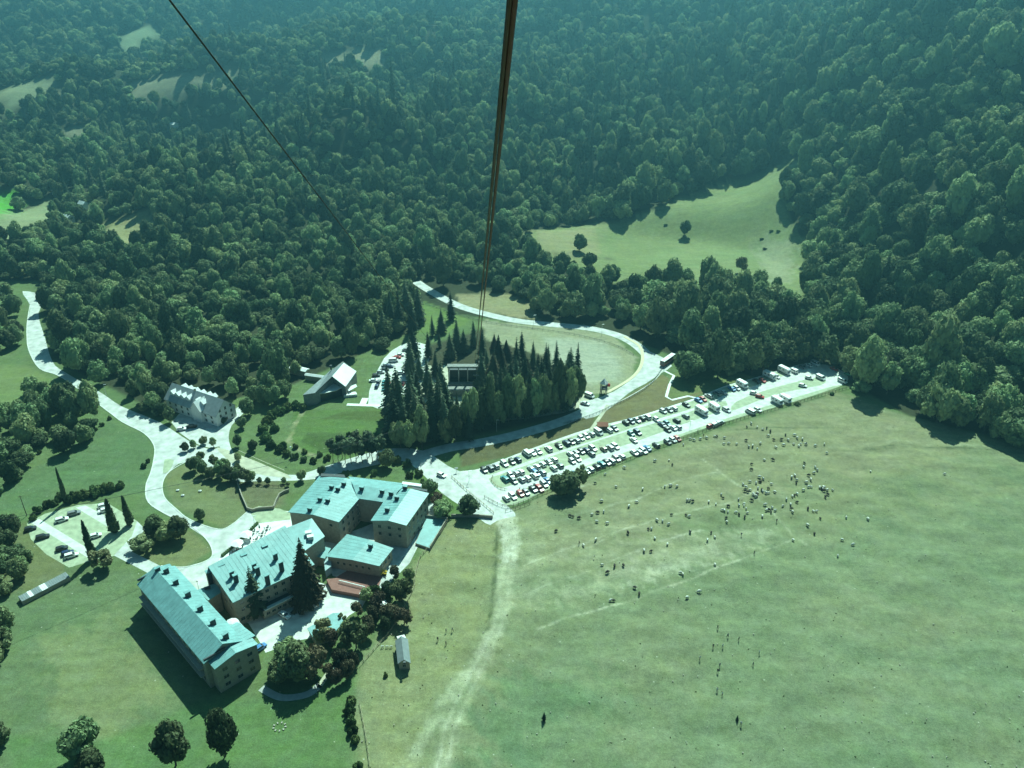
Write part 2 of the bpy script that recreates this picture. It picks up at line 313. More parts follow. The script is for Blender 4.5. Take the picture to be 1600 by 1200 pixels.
paint(GP([(500,655),(540,642),(640,642),(630,658)]),(.085,.11,.04),1.2,.8)
stroke(GP([(475,640),(460,665),(450,690),(470,705),(500,715)]),2.2,(.26,.25,.14),.9)
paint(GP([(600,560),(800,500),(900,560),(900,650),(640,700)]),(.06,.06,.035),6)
paint(GP([(750,500),(880,510),(960,525),(995,560),(990,590),(960,612),(900,618),(860,560),(760,530)]),(.27,.265,.165),2,1,.5)
paint(GP([(850,530),(930,530),(970,560),(960,595),(900,600),(860,560)]),(.36,.37,.29),9,.7,1)
paint(GP([(660,470),(740,500),(700,520),(655,520)]),(.13,.18,.06),2)
paint(GP([(1060,600),(1115,600),(1130,600),(1060,630),(960,665),(925,665),(945,640),(1035,585)]),(.175,.15,.075),1.5)
paint(GP([(1045,585),(1120,570),(1180,590),(1120,605),(1060,622),(1045,622)]),(.145,.17,.07),1.5)
paint(GP([(930,650),(955,632),(900,655),(720,700),(720,730),(850,700),(925,670)]),(.12,.11,.055),1.5)
paint(GP([(700,742),(770,800),(760,815),(690,800),(640,740)]),(.10,.15,.05),2)
paint(GTP([(715,462),(780,458),(830,470),(840,498),(780,490),(720,475)]),(.25,.22,.12),2)
# clearings on the hills: (pixel polygon, colour)
CLEAR=[([(815,372),(840,358),(900,352),(960,346),(1000,336),(1045,318),(1100,296),(1150,282),(1200,262),(1248,250),(1256,272),(1222,300),(1235,345),(1262,380),(1262,440),(1250,482),(1232,470),(1180,462),(1100,455),(1000,455),(945,440),(900,425),(850,412)],(.19,.215,.095)),
 ([(715,460),(780,458),(830,470),(840,500),(780,492),(720,480)],(.25,.22,.12)),
 ([(500,92),(530,80),(600,78),(604,100),(560,106),(510,106)],(.26,.25,.15)),
 ([(200,128),(250,118),(330,118),(372,118),(360,136),(290,150),(250,164),(205,160)],(.25,.24,.15)),
 ([(-30,335),(60,314),(102,322),(80,356),(20,374),(-40,376)],(.24,.26,.14)),([(-40,298),(34,296),(32,322),(0,340),(-40,345)],(.10,.30,.05)),
 ([(160,352),(238,326),(246,356),(205,384),(168,396)],(.28,.26,.13)),([(0,140),(60,120),(90,140),(30,170),(0,175)],(.22,.24,.14)),([(180,60),(240,40),(260,60),(200,84)],(.2,.24,.14)),([(540,374),(575,380),(570,392),(535,390)],(.3,.3,.22)),
 ([(100,200),(135,195),(130,225),(100,228)],(.22,.22,.14)),([(78,300),(150,325),(140,345),(80,318)],(.2,.24,.13)),
 ([(340,110),(370,100),(368,116),(335,122)],(.25,.24,.15)),([(85,150),(130,150),(120,165),(85,160)],(.2,.2,.12))]
CLW=[]
for P,c in CLEAR:
    w=GTP(P); CLW.append(w); paint(w,c,4,1,1)
paint(GTP([(830,360),(935,350),(935,400),(900,405),(840,395)]),(.26,.235,.125),12,.8,2)
paint(GTP([(1000,400),(1150,330),(1240,350),(1240,430),(1050,430)]),(.21,.24,.11),18,.6,3)
paint(GTP([(1180,370),(1240,380),(1240,440),(1200,440)]),(.27,.27,.17),8,.7,2)
stroke(GTP([(850,395),(880,400),(920,402),(960,405)]),2.5,(.10,.09,.05),.8)
# tracks in the meadow, and dark lines painted as ridge shadows
TR=GP([(786,800),(800,830),(797,870),(790,900),(787,950),(770,1000),(745,1050),(715,1110),(700,1150),(690,1210)])
stroke(TR[:5],6.5,(.50,.48,.36),.85,.5,1.6,a1=.5); stroke(TR,5.5,(.30,.30,.19),.75,.4,1.6); stroke([(a-1.2,b) for a,b in TR],.8,(.42,.41,.29),.7,.15,.7); stroke([(a+1.2,b) for a,b in TR],.8,(.42,.41,.29),.7,.15,.7)
stroke(GP([(786,800),(792,820),(800,842),(796,870)]),6.5,(.55,.53,.42),.95,.3,1.2)
stroke(GP([(787,950),(760,1020),(700,1090),(660,1160),(630,1210)]),4,(.32,.32,.21),.7,.5,1.6)
stroke(GP([(720,1120),(740,1160),(755,1210)]),.8,(.3,.32,.19),.6)
stroke(GP([(776,830),(775,870),(772,920),(762,985)]),1.4,(.07,.085,.04),.9); stroke(GP([(730,1140),(690,1130),(670,1160),(655,1210)]),1,(.10,.11,.05),.5)
stroke(GP([(815,930),(900,925),(1000,890),(1100,860),(1190,835)]),9,(.34,.335,.22),.75,1.6,6)
stroke(GP([(815,900),(1000,860),(1150,850)]),11,(.31,.30,.19),.6,1.6,6)
stroke(GP([(830,870),(950,830),(1080,790)]),14,(.27,.255,.155),.6,2,8); stroke(GP([(1000,905),(1070,880),(1130,862)]),6,(.36,.36,.25),.6,1.5,4)
stroke(GP([(800,820),(850,880),(830,930),(800,940)]),12,(.27,.27,.16),.5,1.2,8)
for L in ([(834,834),(900,806),(990,782),(1060,752),(1120,738)],[(820,885),(900,853),(980,826),(1040,808),(1135,788),(1185,765)],[(822,930),(900,900),(975,870),(1040,845),(1100,830)],[(840,985),(900,962),(1000,935),(1120,888),(1240,845)],[(1098,718),(1140,748),(1200,792),(1240,840),(1260,855)],[(860,845),(900,835)],[(900,865),(990,820)],[(870,770),(930,755)]):
    stroke(GP(L),.75,(.40,.39,.27),.75,.12,.7)
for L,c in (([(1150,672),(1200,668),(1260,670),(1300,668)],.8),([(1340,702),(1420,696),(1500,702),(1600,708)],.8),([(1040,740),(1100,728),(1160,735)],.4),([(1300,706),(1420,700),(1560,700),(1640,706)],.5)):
    stroke(GP(L),1.1,(.085,.10,.05),c,.2,1)  # shadows of low ridges painted into the grass colour
stroke(GP([(1300,700),(1400,692),(1500,697),(1620,703)]),2.2,(.28,.28,.17),.6,.4,2)
for i in range(60):
    a=RS.uniform(820,1600); b_=RS.uniform(690,1190)
    if b_<690+(1400-a)*.2: continue
    x,y=G(a,b_); r=RS.uniform(3,9); k=RS.uniform(-1,1)
    paint([(x+r*1.8*math.cos(t),y+r*math.sin(t)) for t in np.linspace(0,5.6,8)],(.21,.215,.12) if k>.1 else (.12,.155,.08),6,.3,1)
me=bpy.data.meshes.new('ground'); V=np.stack([XX,YY,ZZ],-1).reshape(-1,3).astype(np.float32)
ii=np.arange(nx*ny).reshape(ny,nx); Q=np.stack([ii[:-1,:-1],ii[:-1,1:],ii[1:,1:],ii[1:,:-1]],-1).reshape(-1,4)
me.vertices.add(len(V)); me.vertices.foreach_set('co',V.ravel()); me.loops.add(len(Q)*4); me.loops.foreach_set('vertex_index',Q.ravel().astype(np.int32))
me.polygons.add(len(Q)); me.polygons.foreach_set('loop_start',np.arange(0,len(Q)*4,4,dtype=np.int32)); me.polygons.foreach_set('use_smooth',np.ones(len(Q),bool)); me.update(calc_edges=True)
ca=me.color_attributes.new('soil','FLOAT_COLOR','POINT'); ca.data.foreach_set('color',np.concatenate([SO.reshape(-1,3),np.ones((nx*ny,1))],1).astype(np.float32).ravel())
me.materials.append(M('ground')); tag(link('ground',me),'grassy valley floor rising into the wooded hills',kind='structure')
# ------------------------------------------------------------------ haze
hz=MB().box((0,3180,135),(7100,6700,280)).mesh('haze',[])
hm=bpy.data.materials.new('haze'); hm.use_nodes=True; hm.node_tree.nodes.clear(); pv=hm.node_tree.nodes.new('ShaderNodeVolumePrincipled'); om=hm.node_tree.nodes.new('ShaderNodeOutputMaterial')
pv.inputs['Color'].default_value=(.34,.84,1.0,1); pv.inputs['Density'].default_value=.00032; pv.inputs['Anisotropy'].default_value=.7; hm.node_tree.links.new(pv.outputs[0],om.inputs['Volume'])
hz.materials.append(hm); hzo=tag(link('haze',hz),'pale blue air filling the valley',kind='stuff')
# ------------------------------------------------------------------ roads, car parks, paths as sheets
_lay=[0]
def sheet(name,px,m,z,n=4,kind='structure',sm=True):
    P=spline(GP(px),n,True) if sm else GP(px)
    r_=delaunay_2d_cdt([Vector(p) for p in P],[(i,(i+1)%len(P)) for i in range(len(P))],[],1,1e-4)
    fs=[]
    for t in r_[2]:
        a,b,c=[r_[0][k] for k in t[:3]]; fs.append(tuple(t) if (b-a).cross(c-a)>0 else tuple(t)[::-1])
    me=new_mesh(name,[(v.x,v.y,z) for v in r_[0]],fs,[m])
    return tag(link(name,me),None,None,None,kind)
def ribbon(name,px,w,h,m,z=0,kind='structure',parent=None,n=5,world=False):
    P=spline(px if world else GP(px),n); mb=MB()
    L=[];R=[]
    for i,p in enumerate(P):
        a=P[max(i-1,0)];b=P[min(i+1,len(P)-1)];dx,dy=b[0]-a[0],b[1]-a[1];q=math.hypot(dx,dy)+1e-9;nx_,ny_=-dy/q*w/2,dx/q*w/2
        L.append((p[0]+nx_,p[1]+ny_));R.append((p[0]-nx_,p[1]-ny_))
    vs=[];
    for l,r_ in zip(L,R): vs+=[(l[0],l[1],z),(r_[0],r_[1],z),(r_[0],r_[1],z+h),(l[0],l[1],z+h)]
    fs=[]
    for i in range(len(P)-1):
        a=4*i;b=a+4; fs+=[(a+3,a+2,b+2,b+3),(a,a+3,b+3,b),(a+2,a+1,b+1,b+2)]
    fs+=[(0,1,2,3),(len(vs)-1,len(vs)-2,len(vs)-3,len(vs)-4)]
    me=new_mesh(name,vs,fs,[m]); o=link(name,me,parent)
    if kind and not parent: tag(o,None,None,None,kind)
    return o
sheet('road',[(35,455),(47,477),(43,500),(42,522),(45,547),(62,576),(97,590),(165,640),(192,660),(225,677),(241,697),(240,720),(235,740),(228,760),(232,785),(262,805),(295,820),(312,820),(297,812),(275,795),(257,777),(254,755),(265,737),(290,722),(345,738),(358,722),(345,700),(330,702),(300,692),(250,660),(190,635),(160,615),(102,582),(82,565),(70,527),(60,490),(70,464)],'asphalt',.030,3)
sheet('driveway',[(290,819),(322,842),(332,862),(325,875),(290,886),(285,895),(325,905),(332,885),(346,871),(375,845),(403,817),(404,806),(387,800),(362,820),(340,827),(312,820)],'asphalt',.034,3)
sheet('road',[(340,737),(372,752),(400,752),(480,750),(520,742),(600,724),(640,724),(690,770),(735,800),(770,822),(806,808),(790,788),(772,772),(735,745),(700,728),(660,704),(600,702),(510,728),(480,738),(450,742),(400,733),(372,718),(358,690),(362,665),(385,640),(372,636),(345,660),(340,690),(352,715)],'asphalt',.033,3)
up=[(640,712),(700,700),(760,690),(820,678),(885,660),(950,636),(1005,605),(1030,580),(1034,565),(1020,540),(990,522),(945,511),(880,505),(800,496),(735,480),(700,466),(672,450),(655,440)]
ribbon('road',[(645,716)]+up[1:3]+[(820,676),(885,656),(945,628),(990,600),(1012,578),(1014,560),(995,540),(965,524),(920,513),(860,507),(800,500),(735,484),(700,470),(668,452),(650,440)],6.2,.006,'asphalt',.036)
sheet('road',[(985,612),(1008,600),(1030,585),(1050,572),(1040,562),(1030,556),(1005,548),(1000,575),(985,598),(940,620),(905,632),(915,655),(950,640)],'asphalt',.050,2)
ribbon('pavement',[(975,526),(998,540),(1004,556),(1000,575),(985,592),(955,610),(945,614)],1.6,.12,'cream_paving',.03)
sheet('car_park',[(692,728),(709,736),(741,734),(760,728),(822,704),(900,676),(950,662),(1015,646),(1078,626),(1130,604),(1180,590),(1225,576),(1260,568),(1300,572),(1325,588),(1318,600),(1300,607),(1240,624),(1150,650),(1070,676),(1000,704),(950,722),(900,742),(850,766),(805,785),(785,790),(765,778),(740,760),(712,745)],'gravel',.024,3)
# grass-paved parking strips
sheet('parking_strip',[(764,748),(780,742),(820,728),(870,710),(930,690),(1000,668),(1060,650),(1110,632),(1134,627),(1130,640),(1075,660),(1010,684),(940,708),(880,730),(830,748),(785,762),(772,758)],'grass_paving',.046,2)
sheet('parking_strip',[(1142,640),(1150,628),(1190,612),(1240,598),(1275,590),(1290,594),(1282,602),(1230,612),(1185,626),(1150,640)],'grass_paving',.046,2)
sheet('parking_strip',[(785,786),(788,777),(850,752),(900,734),(960,712),(1030,690),(1110,662),(1180,640),(1240,622),(1300,604),(1312,604),(1240,628),(1150,654),(1070,680),(1000,708),(950,726),(900,746),(850,768),(805,789)],'grass_paving',.047,2)
sheet('parking_strip',[(757,736),(800,716),(850,697),(900,680),(950,664),(1015,648),(1090,624),(1130,606),(1180,592),(1225,578),(1232,584),(1190,600),(1140,614),(1095,634),(1030,654),(960,678),(905,695),(850,712),(800,730),(765,742)],'grass_paving',.048,2)
sheet('hotel_car_park',[(42,818),(70,803),(122,789),(168,786),(214,814),(206,838),(198,852),(182,868),(150,874),(108,887),(72,866),(48,842)],'grass_paving',.026,2,sm=False)
sheet('lane',[(45,815),(62,811),(152,866),(138,872)],'gravel',.048,2,sm=False)
sheet('lane',[(118,793),(134,790),(180,814),(166,822)],'gravel',.048,2,sm=False)
sheet('driveway',[(206,838),(214,814),(226,826),(214,850),(206,862),(262,890),(236,898),(178,868)],'asphalt',.031,2,sm=False)
sheet('yard',[(250,884),(290,887),(330,874),(346,872),(334,905),(340,925),(312,930),(285,905)],'asphalt',.047,2,sm=False)
sheet('terrace',[(403,818),(437,797),(456,800),(460,835),(440,850),(345,892),(342,874)],'paving',.062,2,sm=False)
sheet('terrace',[(388,797),(405,791),(437,795),(454,802),(454,812),(403,818)],'grass_paving',.066,2,sm=False)
sheet('yard',[(380,960),(420,968),(500,920),(512,915),(556,925),(575,933),(565,950),(545,962),(520,990),(470,1000),(415,1020),(404,1000)],'gravel',.03,2,sm=False)
sheet('yard',[(455,960),(500,925),(516,915),(480,905),(370,965),(390,975)],'asphalt',.045,2,sm=False)
sheet('courtyard',[(520,905),(545,890),(600,890),(590,925),(540,930)],'red_and_lens_maroon',.04,2,sm=False)  # red here is lens glare tint put into the colour
sheet('courtyard',[(500,850),(590,815),(690,780),(640,880),(600,920),(520,900)],'asphalt',.034,2,sm=False)
sheet('car_park',[(575,632),(600,560),(640,535),(672,545),(660,590),(640,622),(632,632)],'gravel',.03,3)
sheet('car_park',[(268,660),(300,640),(345,660),(350,690),(330,700),(300,690)],'asphalt',.028,2)
sheet('station_yard',[(680,572),(760,572),(900,606),(920,628),(880,645),(760,660),(690,650),(640,600),(655,572)],'path_gravel',.026,2)
ribbon('path',[(542,632),(600,634),(650,634)],2.0,.03,'paving',.03)
ribbon('path',[(571,622),(566,633)],3.0,.03,'paving',.034)
ribbon('path',[(1039,580),(1053,587),(1046,602),(1041,620),(1050,625),(1075,619),(1092,623)],1.3,.04,'white_wall',.03,n=1)
ribbon('path',[(1087,623),(1075,627),(1015,646),(955,664)],1.0,.04,'white_wall',.035)
ribbon('path',[(950,633),(940,648),(923,672)],1.6,.04,'path_gravel',.03)
ribbon('path',[(365,700),(400,716),(445,735)],.2,.01,'path_gravel',.02)
ribbon('path',[(408,1075),(440,1090),(480,1085),(500,1070)],2.2,.03,'concrete',.03)
ribbon('path',[(545,1020),(515,1050),(498,1075)],1.6,.03,'path_gravel',.03)
sheet('traffic_island',[(256,728),(258,718),(272,720),(264,736),(255,740)],'grass_paving',.14,2)
sheet('grove_verge',[(342,705),(352,702),(450,742),(440,746),(380,735)],'path_gravel',.05,2)
for K in ([(47,477),(43,500),(42,522),(45,547),(62,576),(97,590),(165,640),(192,660),(225,677),(241,697),(240,720),(235,740),(228,760),(232,785),(262,805),(295,820),(322,842),(332,862),(325,875),(290,886),(252,884)],[(290,722),(265,737),(254,755),(257,777),(275,795),(297,812),(340,827),(362,820),(387,799)],[(346,871),(403,817)],[(1040,572),(1025,592),(1000,610),(955,634),(900,655)]):
    ribbon('kerb',K,.35,.13,'kerb',.0,n=4)
# ------------------------------------------------------------------ vegetation meshes
def ico(sub=1):
    bm=bmesh.new(); bmesh.ops.create_icosphere(bm,subdivisions=sub,radius=1); v=np.array([q.co[:] for q in bm.verts]); f=[tuple(x.index for x in t.verts) for t in bm.faces]; bm.free(); return v,f
ICO1=ico(1); ICO2=ico(2)
def crown(name,seed,m,nb=34,leaf=.062,nl=2600,asp=1.0,lo=.18,spread=.62,br=(.2,.36),cen=None):
    R=np.random.RandomState(seed); vs=[];fs=[];bl=[]
    for i in range(nb):
        while True:
            p=R.uniform(-1,1,3)
            if p@p<1: break
        p=p/(np.linalg.norm(p)+1e-6)*(R.uniform(.35,1)**.5)
        q=np.array([p[0]*spread,p[1]*spread,lo+.5*asp+(p[2]*.5)*asp*.78]); q[:2]*=(1-.28*max(p[2],0)); r=R.uniform(*br)*(1.0 if p[2]>-.2 else .8)
        q[:2]+=R.normal(0,.05,2); bl.append((q,r))
    for q,r in bl:
        v,f=ICO1; n=len(vs); dis=1+R.uniform(-.18,.18,len(v))[:,None]; w=v*dis*r*.86*np.array([1,1,.85])+q; vs+=list(w); fs+=[tuple(k+n for k in t) for t in f]
    tot=sum(r*r for _,r in bl)
    for q,r in bl:
        k=int(nl*r*r/tot)
        d=R.normal(0,1,(k,3)); d/=np.linalg.norm(d,axis=1)[:,None]
        for u in d:
            c=q+u*r*R.uniform(.82,1.12)*np.array([1,1,.85])
            nrm=u+R.normal(0,.45,3); nrm/=np.linalg.norm(nrm); a=np.cross(nrm,R.normal(0,1,3)); a/=np.linalg.norm(a)+1e-9; b=np.cross(nrm,a); s=leaf*R.uniform(.6,1.25)
            n=len(vs); vs+=[c-a*s-b*s*.6,c+a*s*.8-b*s,c+a*s+b*s*.7,c-a*s*.7+b*s]; fs.append((n,n+1,n+2,n+3))
    return new_mesh(name,vs,fs,[m])
def trunk_mesh(name,h,r,m='bark',limbs=5,seed=0,lean=.0):
    R=random.Random(seed); mb=MB(); pts=[Vector((0,0,-.02))]; 
    for i in range(1,5): pts.append(Vector((R.uniform(-.02,.02)+lean*i*.02,R.uniform(-.02,.02),h*i/4)))
    for i in range(4): mb.tube(pts[i],pts[i+1],r*(1-.18*i),r*(1-.18*(i+1)),7)
    for k in range(limbs):
        a=2*PI*k/limbs+R.uniform(-.4,.4); b=pts[2+k%3]; mb.tube(b,b+Vector((math.cos(a)*.33,math.sin(a)*.33,.22+R.uniform(0,.12))),r*.45,r*.12,5)
    return mb.mesh(name,m)
def cypress(name,seed,m):
    R=np.random.RandomState(seed); vs=[];fs=[]; v,f=ICO1
    for i in range(46):
        t=i/45; r=.36*(1-t)**.6*min(1,.55+t*4)+.03; q=np.array([R.normal(0,r*.22),R.normal(0,r*.22),.25+t*4.2]); n=len(vs)
        vs+=list(v*(1+R.uniform(-.15,.15,len(v))[:,None])*r*np.array([1,1,1.25])+q); fs+=[tuple(k+n for k in g) for g in f]
        for k in range(42):
            u=R.normal(0,1,3); u/=np.linalg.norm(u); c=q+u*r*R.uniform(.85,1.1)*np.array([1,1,1.25]); a=np.cross(u,R.normal(0,1,3)); a/=np.linalg.norm(a)+1e-9; b=np.array([0,0,1.]); w=.06*R.uniform(.6,1.2); n=len(vs)
            vs+=[c-a*w,c+a*w,c+b*w*2.4+u*.03]; fs.append((n,n+1,n+2))
    return new_mesh(name,vs,fs,[m])
def spruce(name,seed,m,tiers=17,nbr=11,base=.12,rad=.2,droop=.35):
    R=np.random.RandomState(seed); vs=[];fs=[]
    for t in range(tiers):
        f=t/(tiers-1); z=base+(1-base)*f**.92; rr=rad*(1-f)**.85*(1+R.uniform(-.14,.14))+.012
        nb=max(5,int(nbr*(1-f*.45))); ph=R.uniform(0,6.28)
        for k in range(nb):
            a=ph+2*PI*k/nb+R.uniform(-.2,.2); L=rr*R.uniform(.75,1.2); d=np.array([math.cos(a),math.sin(a),0]); s=np.array([-d[1],d[0],0]); w=L*.30; zz=z+R.uniform(-.015,.015)
            dr=droop*L*R.uniform(.6,1.2)
            p0=np.array([0,0,zz+.02]); p1=d*L*.5+np.array([0,0,zz-dr*.3]); p2=d*L+np.array([0,0,zz-dr])
            n=len(vs); vs+=[p0,p1-s*w,p2,p1+s*w,p1+np.array([0,0,.018])]; fs+=[(n,n+1,n+4),(n+1,n+2,n+4),(n+2,n+3,n+4),(n+3,n,n+4),(n,n+3,n+2,n+1)]
            for q in range(4):
                g=R.uniform(.35,.95); c=d*L*g+np.array([0,0,zz-dr*g*g])+s*R.uniform(-.8,.8)*w*.8; e=L*.16; n=len(vs)
                vs+=[c+d*e,c+s*e*.8+np.array([0,0,-e*.6]),c-d*e*.5+np.array([0,0,e*.3]),c-s*e*.8+np.array([0,0,-e*.6])]; fs.append((n,n+1,n+2,n+3))
    n=len(vs)
    for k in range(7): a=2*PI*k/7; vs.append(np.array([math.cos(a)*rad*.5,math.sin(a)*rad*.5,base+.02]))
    vs.append(np.array([0,0,.96])); fs+=[(n+k,n+(k+1)%7,n+7) for k in range(7)]
    return new_mesh(name,vs,fs,[m])
BROAD=[crown('broadleaf_crown',s,'leaf_broad',nb=30+s%3*5,asp=a,spread=sp) for s,a,sp in((1,1.15,.6),(2,1.3,.55),(3,1.0,.66),(4,1.5,.5),(5,1.2,.62),(6,1.05,.58))]
OLIVE=[crown('olive_crown',s,'leaf_olive',nb=30,nl=1700,asp=1.2,br=(.15,.28)) for s in(11,12)]
SHRUB=[crown('shrub_foliage',s,'leaf_shrub',nb=16,nl=900,asp=.8,lo=-.05,leaf=.1) for s in(21,22)]
RUST=[crown('rusty_and_shade_crown',s,'leaf_rust_and_shade',nb=24,nl=1100,asp=1.2) for s in(23,)]
CYP=[cypress('cypress_foliage',31,'leaf_cypress')]
_unused=[]and[crown('cypress_foliage',s,'leaf_cypress',nb=46,nl=2600,asp=4.2,lo=.1,spread=.34,br=(.26,.40),leaf=.08) for s in(31,32)]
SPRU=[spruce('spruce_crown',s,'leaf_conifer',rad=r) for s,r in((41,.18),(42,.22),(43,.155),(44,.20))]
SPRU_R=[spruce('rusty_spruce_crown',45,'leaf_rust_and_shade',rad=.27,tiers=24,nbr=17)]
PINE=[crown('pine_crown',s,'leaf_conifer',nb=26,nl=1100,asp=2.1,lo=.9,spread=.42,br=(.18,.3)) for s in(51,52)]
TR_B=trunk_mesh('trunk',.62,.05,seed=1); TR_P=trunk_mesh('trunk',1.5,.045,'bark_pale',4,2); TR_S=new_mesh('trunk',*(lambda m:(m.v,m.f))(MB().tube((0,0,-.01),(0,0,.5),.018,.008,7)),['bark'])
TR_C=new_mesh('trunk',*(lambda m:(m.v,m.f))(MB().tube((0,0,-.05),(0,0,.8),.09,.05,7)),['bark'])
TR_T=trunk_mesh('trunk',.8,.035,'bark_pale',4,3)
def tree(name,cm,tm,x,y,z,s,label,cat='tree',group=None,sz=None,rz=None,crownname='crown'):
    t=thing(name,(x,y,z),rz if rz is not None else random.uniform(0,6.28),label,cat,group,(s,s,sz or s))
    link(crownname,cm,t)
    if tm: link('trunk',tm,t)
    return t
# ------------------------------------------------------------------ forests
FIN=[GP(P) for P in (
 [(-120,430),(35,462),(38,545),(0,565),(-120,590)],
 [(76,470),(76,545),(100,572),(165,603),(205,632),(250,650),(262,606),(290,598),(330,600),(385,610),(395,625),(425,632),(445,625),(470,574),(560,560),(600,548),(640,518),(655,480),(660,440),(400,400),(0,400)],
 [(40,610),(95,605),(160,660),(160,685),(120,705),(75,710),(30,680)],
 [(-120,640),(20,655),(70,715),(40,762),(-120,820)],
 [(-100,815),(10,820),(45,850),(45,890),(-10,950),(-100,960)],
 [(-80,945),(12,960),(5,1040),(-80,1060)],
 [(815,480),(850,498),(905,500),(960,507),(1010,528),(1060,548),(1150,562),(1330,575),(1330,540),(1250,480),(1000,450),(810,440)],
 [(1068,592),(1100,594),(1180,584),(1222,578),(1215,560),(1130,566),(1065,566)],
 [(1322,588),(1345,612),(1372,612),(1400,625),(1440,655),(1500,672),(1600,702),(1900,790),(2300,600),(1300,500)])]
def cxy():
    out=[]
    y=255.0; row=0
    while y<3600:
        s=8.2 if y<520 else (8.4 if y<800 else (9.2 if y<1200 else (12 if y<1900 else 18)))
        xm=.66*y+60; x=np.arange(-xm,xm,s)+(s/2 if row%2 else 0); j=s*.36
        out.append(np.stack([x+RS.uniform(-j,j,len(x)),np.full(len(x),y)+RS.uniform(-j,j,len(x)),np.full(len(x),s)],1)); y+=s*.87; row+=1
    y=130.0
    while y<255:
        x=np.arange(-230,-90,5.6); out.append(np.stack([x+RS.uniform(-2,2,len(x)),y+RS.uniform(-2,2,len(x)),np.full(len(x),5.6)],1)); y+=5
    return np.concatenate(out)
P=cxy(); x,y=P[:,0],P[:,1]
keep=~inside(CORE,x,y)
dcore=np.where(keep,1,0)
for f in FIN: keep|=inside(f,x,y)
# cleared strips along the edge of the level ground where no wood stands
keep&=~inside(GP([(700,440),(760,452),(815,462),(815,500),(700,500)]),x,y)
for c in CLW: keep&=~inside(c,x,y)
RW=GP(up); keep&=edist(RW,x,y,False)>6.5
RW2=GP([(45,440),(50,470),(50,520),(56,560),(95,585),(160,628),(230,668),(290,700)]); keep&=edist(RW2,x,y,False)>6
keep&=~((y<240)&(x>-140)); 
# extra natural gaps
gap=(wav(x,y,61,11)*wav(x,y,43,12)>.80)&(y>560)&(x<-80); keep&=~gap
P=P[keep]; x,y=P[:,0],P[:,1]; zt=hgt(x,y)
thin=RS.rand(len(P))>.10; P=P[thin]; x,y,zt=x[thin],y[thin],zt[thin]
cr=P[:,2]*RS.uniform(.60,1.02,len(P)); big=RS.rand(len(P))<.16; cr[big]*=1.28
cr*=np.where((x>70)&(y<700),1.22,1.0); cr*=np.where((y<360)&(x<-100),.9,1)*np.where((y<430)&(x>90),1.15,1)
hh_=np.where((y>600)&(x>-120)&(y<900),1.15,np.where(y>900,.85,1.0))*np.clip(RS.uniform(.75,1.35,len(P))*(1+.38*wav(x,y,47,0)*wav(x,y,31,3)),.55,1.9)
dist=np.sqrt(x*x+y*y+(H-zt)**2)
# visible order
qx=800+F*x/((y*math.cos(PITCH))-(zt+5-H)*math.sin(PITCH)); dep=y*math.cos(PITCH)-(zt+5-H)*math.sin(PITCH); qy=600-F*(y*math.sin(PITCH)+(zt+5-H)*math.cos(PITCH))/dep
vis=(qx>-10)&(qx<1610)&(qy>0)&(qy<1200)
size=np.where(vis,cr/dist,0); order=np.argsort(-size); N1=290
sel=order[:N1]; rest=order[N1:]; rest=rest[RS.rand(len(rest))<2]
def zone(x,y):
    px=800+F*x/(y*math.cos(PITCH)+172*math.sin(PITCH))
    if x>95 and px<1260: return ('broadleaf tree of the hillside wood bordering the right end of the upper meadow','broadleaf trees right of the upper meadow')
    if x>95 and px<1400: return ('large rounded broadleaf tree of the hillside wood behind the far car park end','broadleaf trees behind the far end of the car park')
    if x>95 and y<330: return ('large rounded broadleaf tree at the lower edge of the hillside wood touching the big meadow','broadleaf trees at the big meadow edge')
    if x>95: return ('large broadleaf tree higher up the steep wooded hillside at the right border','broadleaf trees on the steep right hillside')
    if y>330 and x>-10: return ('broadleaf tree in the belt of wood between the looping road and the upper meadow','broadleaf trees between road and upper meadow')
    if x>-120 and y>300: return ('broadleaf tree in the wood behind the stone lodge and the restaurant','broadleaf trees in the wood behind the lodge')
    if y>340: return ('broadleaf tree in the wood right of the western road bend','broadleaf trees by the western road bend')
    return ('broadleaf tree in the clumps left of the western road','broadleaf trees left of the western road')
for i in sel:
    a,g=zone(x[i],y[i]); k=RS.randint(6); tree('broadleaf_tree',BROAD[k],TR_B,float(x[i]),float(y[i]),float(zt[i])-.2,float(cr[i]*.82),a,'tree',g,sz=float(cr[i]*hh_[i]))
# the rest of the wood: one object, crowns instanced on points
srcs=[]
for k in range(6):
    bmv=[];
    vs=[v.co[:] for v in BROAD[k].vertices]; fs=[tuple(p.vertices) for p in BROAD[k].polygons]
    so=bpy.data.objects.new('wood_tree',BROAD[k]); srcs.append(so)
so=bpy.data.objects.new('wood_tree',SPRU[1].copy()); so.data.transform(Matrix.Scale(2.6,4)); srcs.append(so)
pm=bpy.data.meshes.new('woodland'); pm.from_pydata([(float(x[i]),float(y[i]),float(zt[i])-.3) for i in rest],[],[])
at_=pm.attributes.new('sc','FLOAT_VECTOR','POINT'); at_.data.foreach_set('vector',np.stack([cr[rest]*.82*RS.uniform(.9,1.1,len(rest)),cr[rest]*.82,cr[rest]*hh_[rest]],1).astype(np.float32).ravel())
con=(wav(x[rest],y[rest],160,13)>.72)&(RS.rand(len(rest))<.25)&(y[rest]>620)&(y[rest]<1100)|(RS.rand(len(rest))<.006)
idx=np.where(con,6,RS.randint(0,6,len(rest))).astype(np.int32)
ai=pm.attributes.new('ti','INT','POINT'); ai.data.foreach_set('value',idx)
ar=pm.attributes.new('rz','FLOAT','POINT'); ar.data.foreach_set('value',RS.uniform(0,6.28,len(rest)).astype(np.float32))
wood=link('woodland',pm); tag(wood,'dense broadleaf wood covering the hillsides round the valley','wood',None,'stuff')
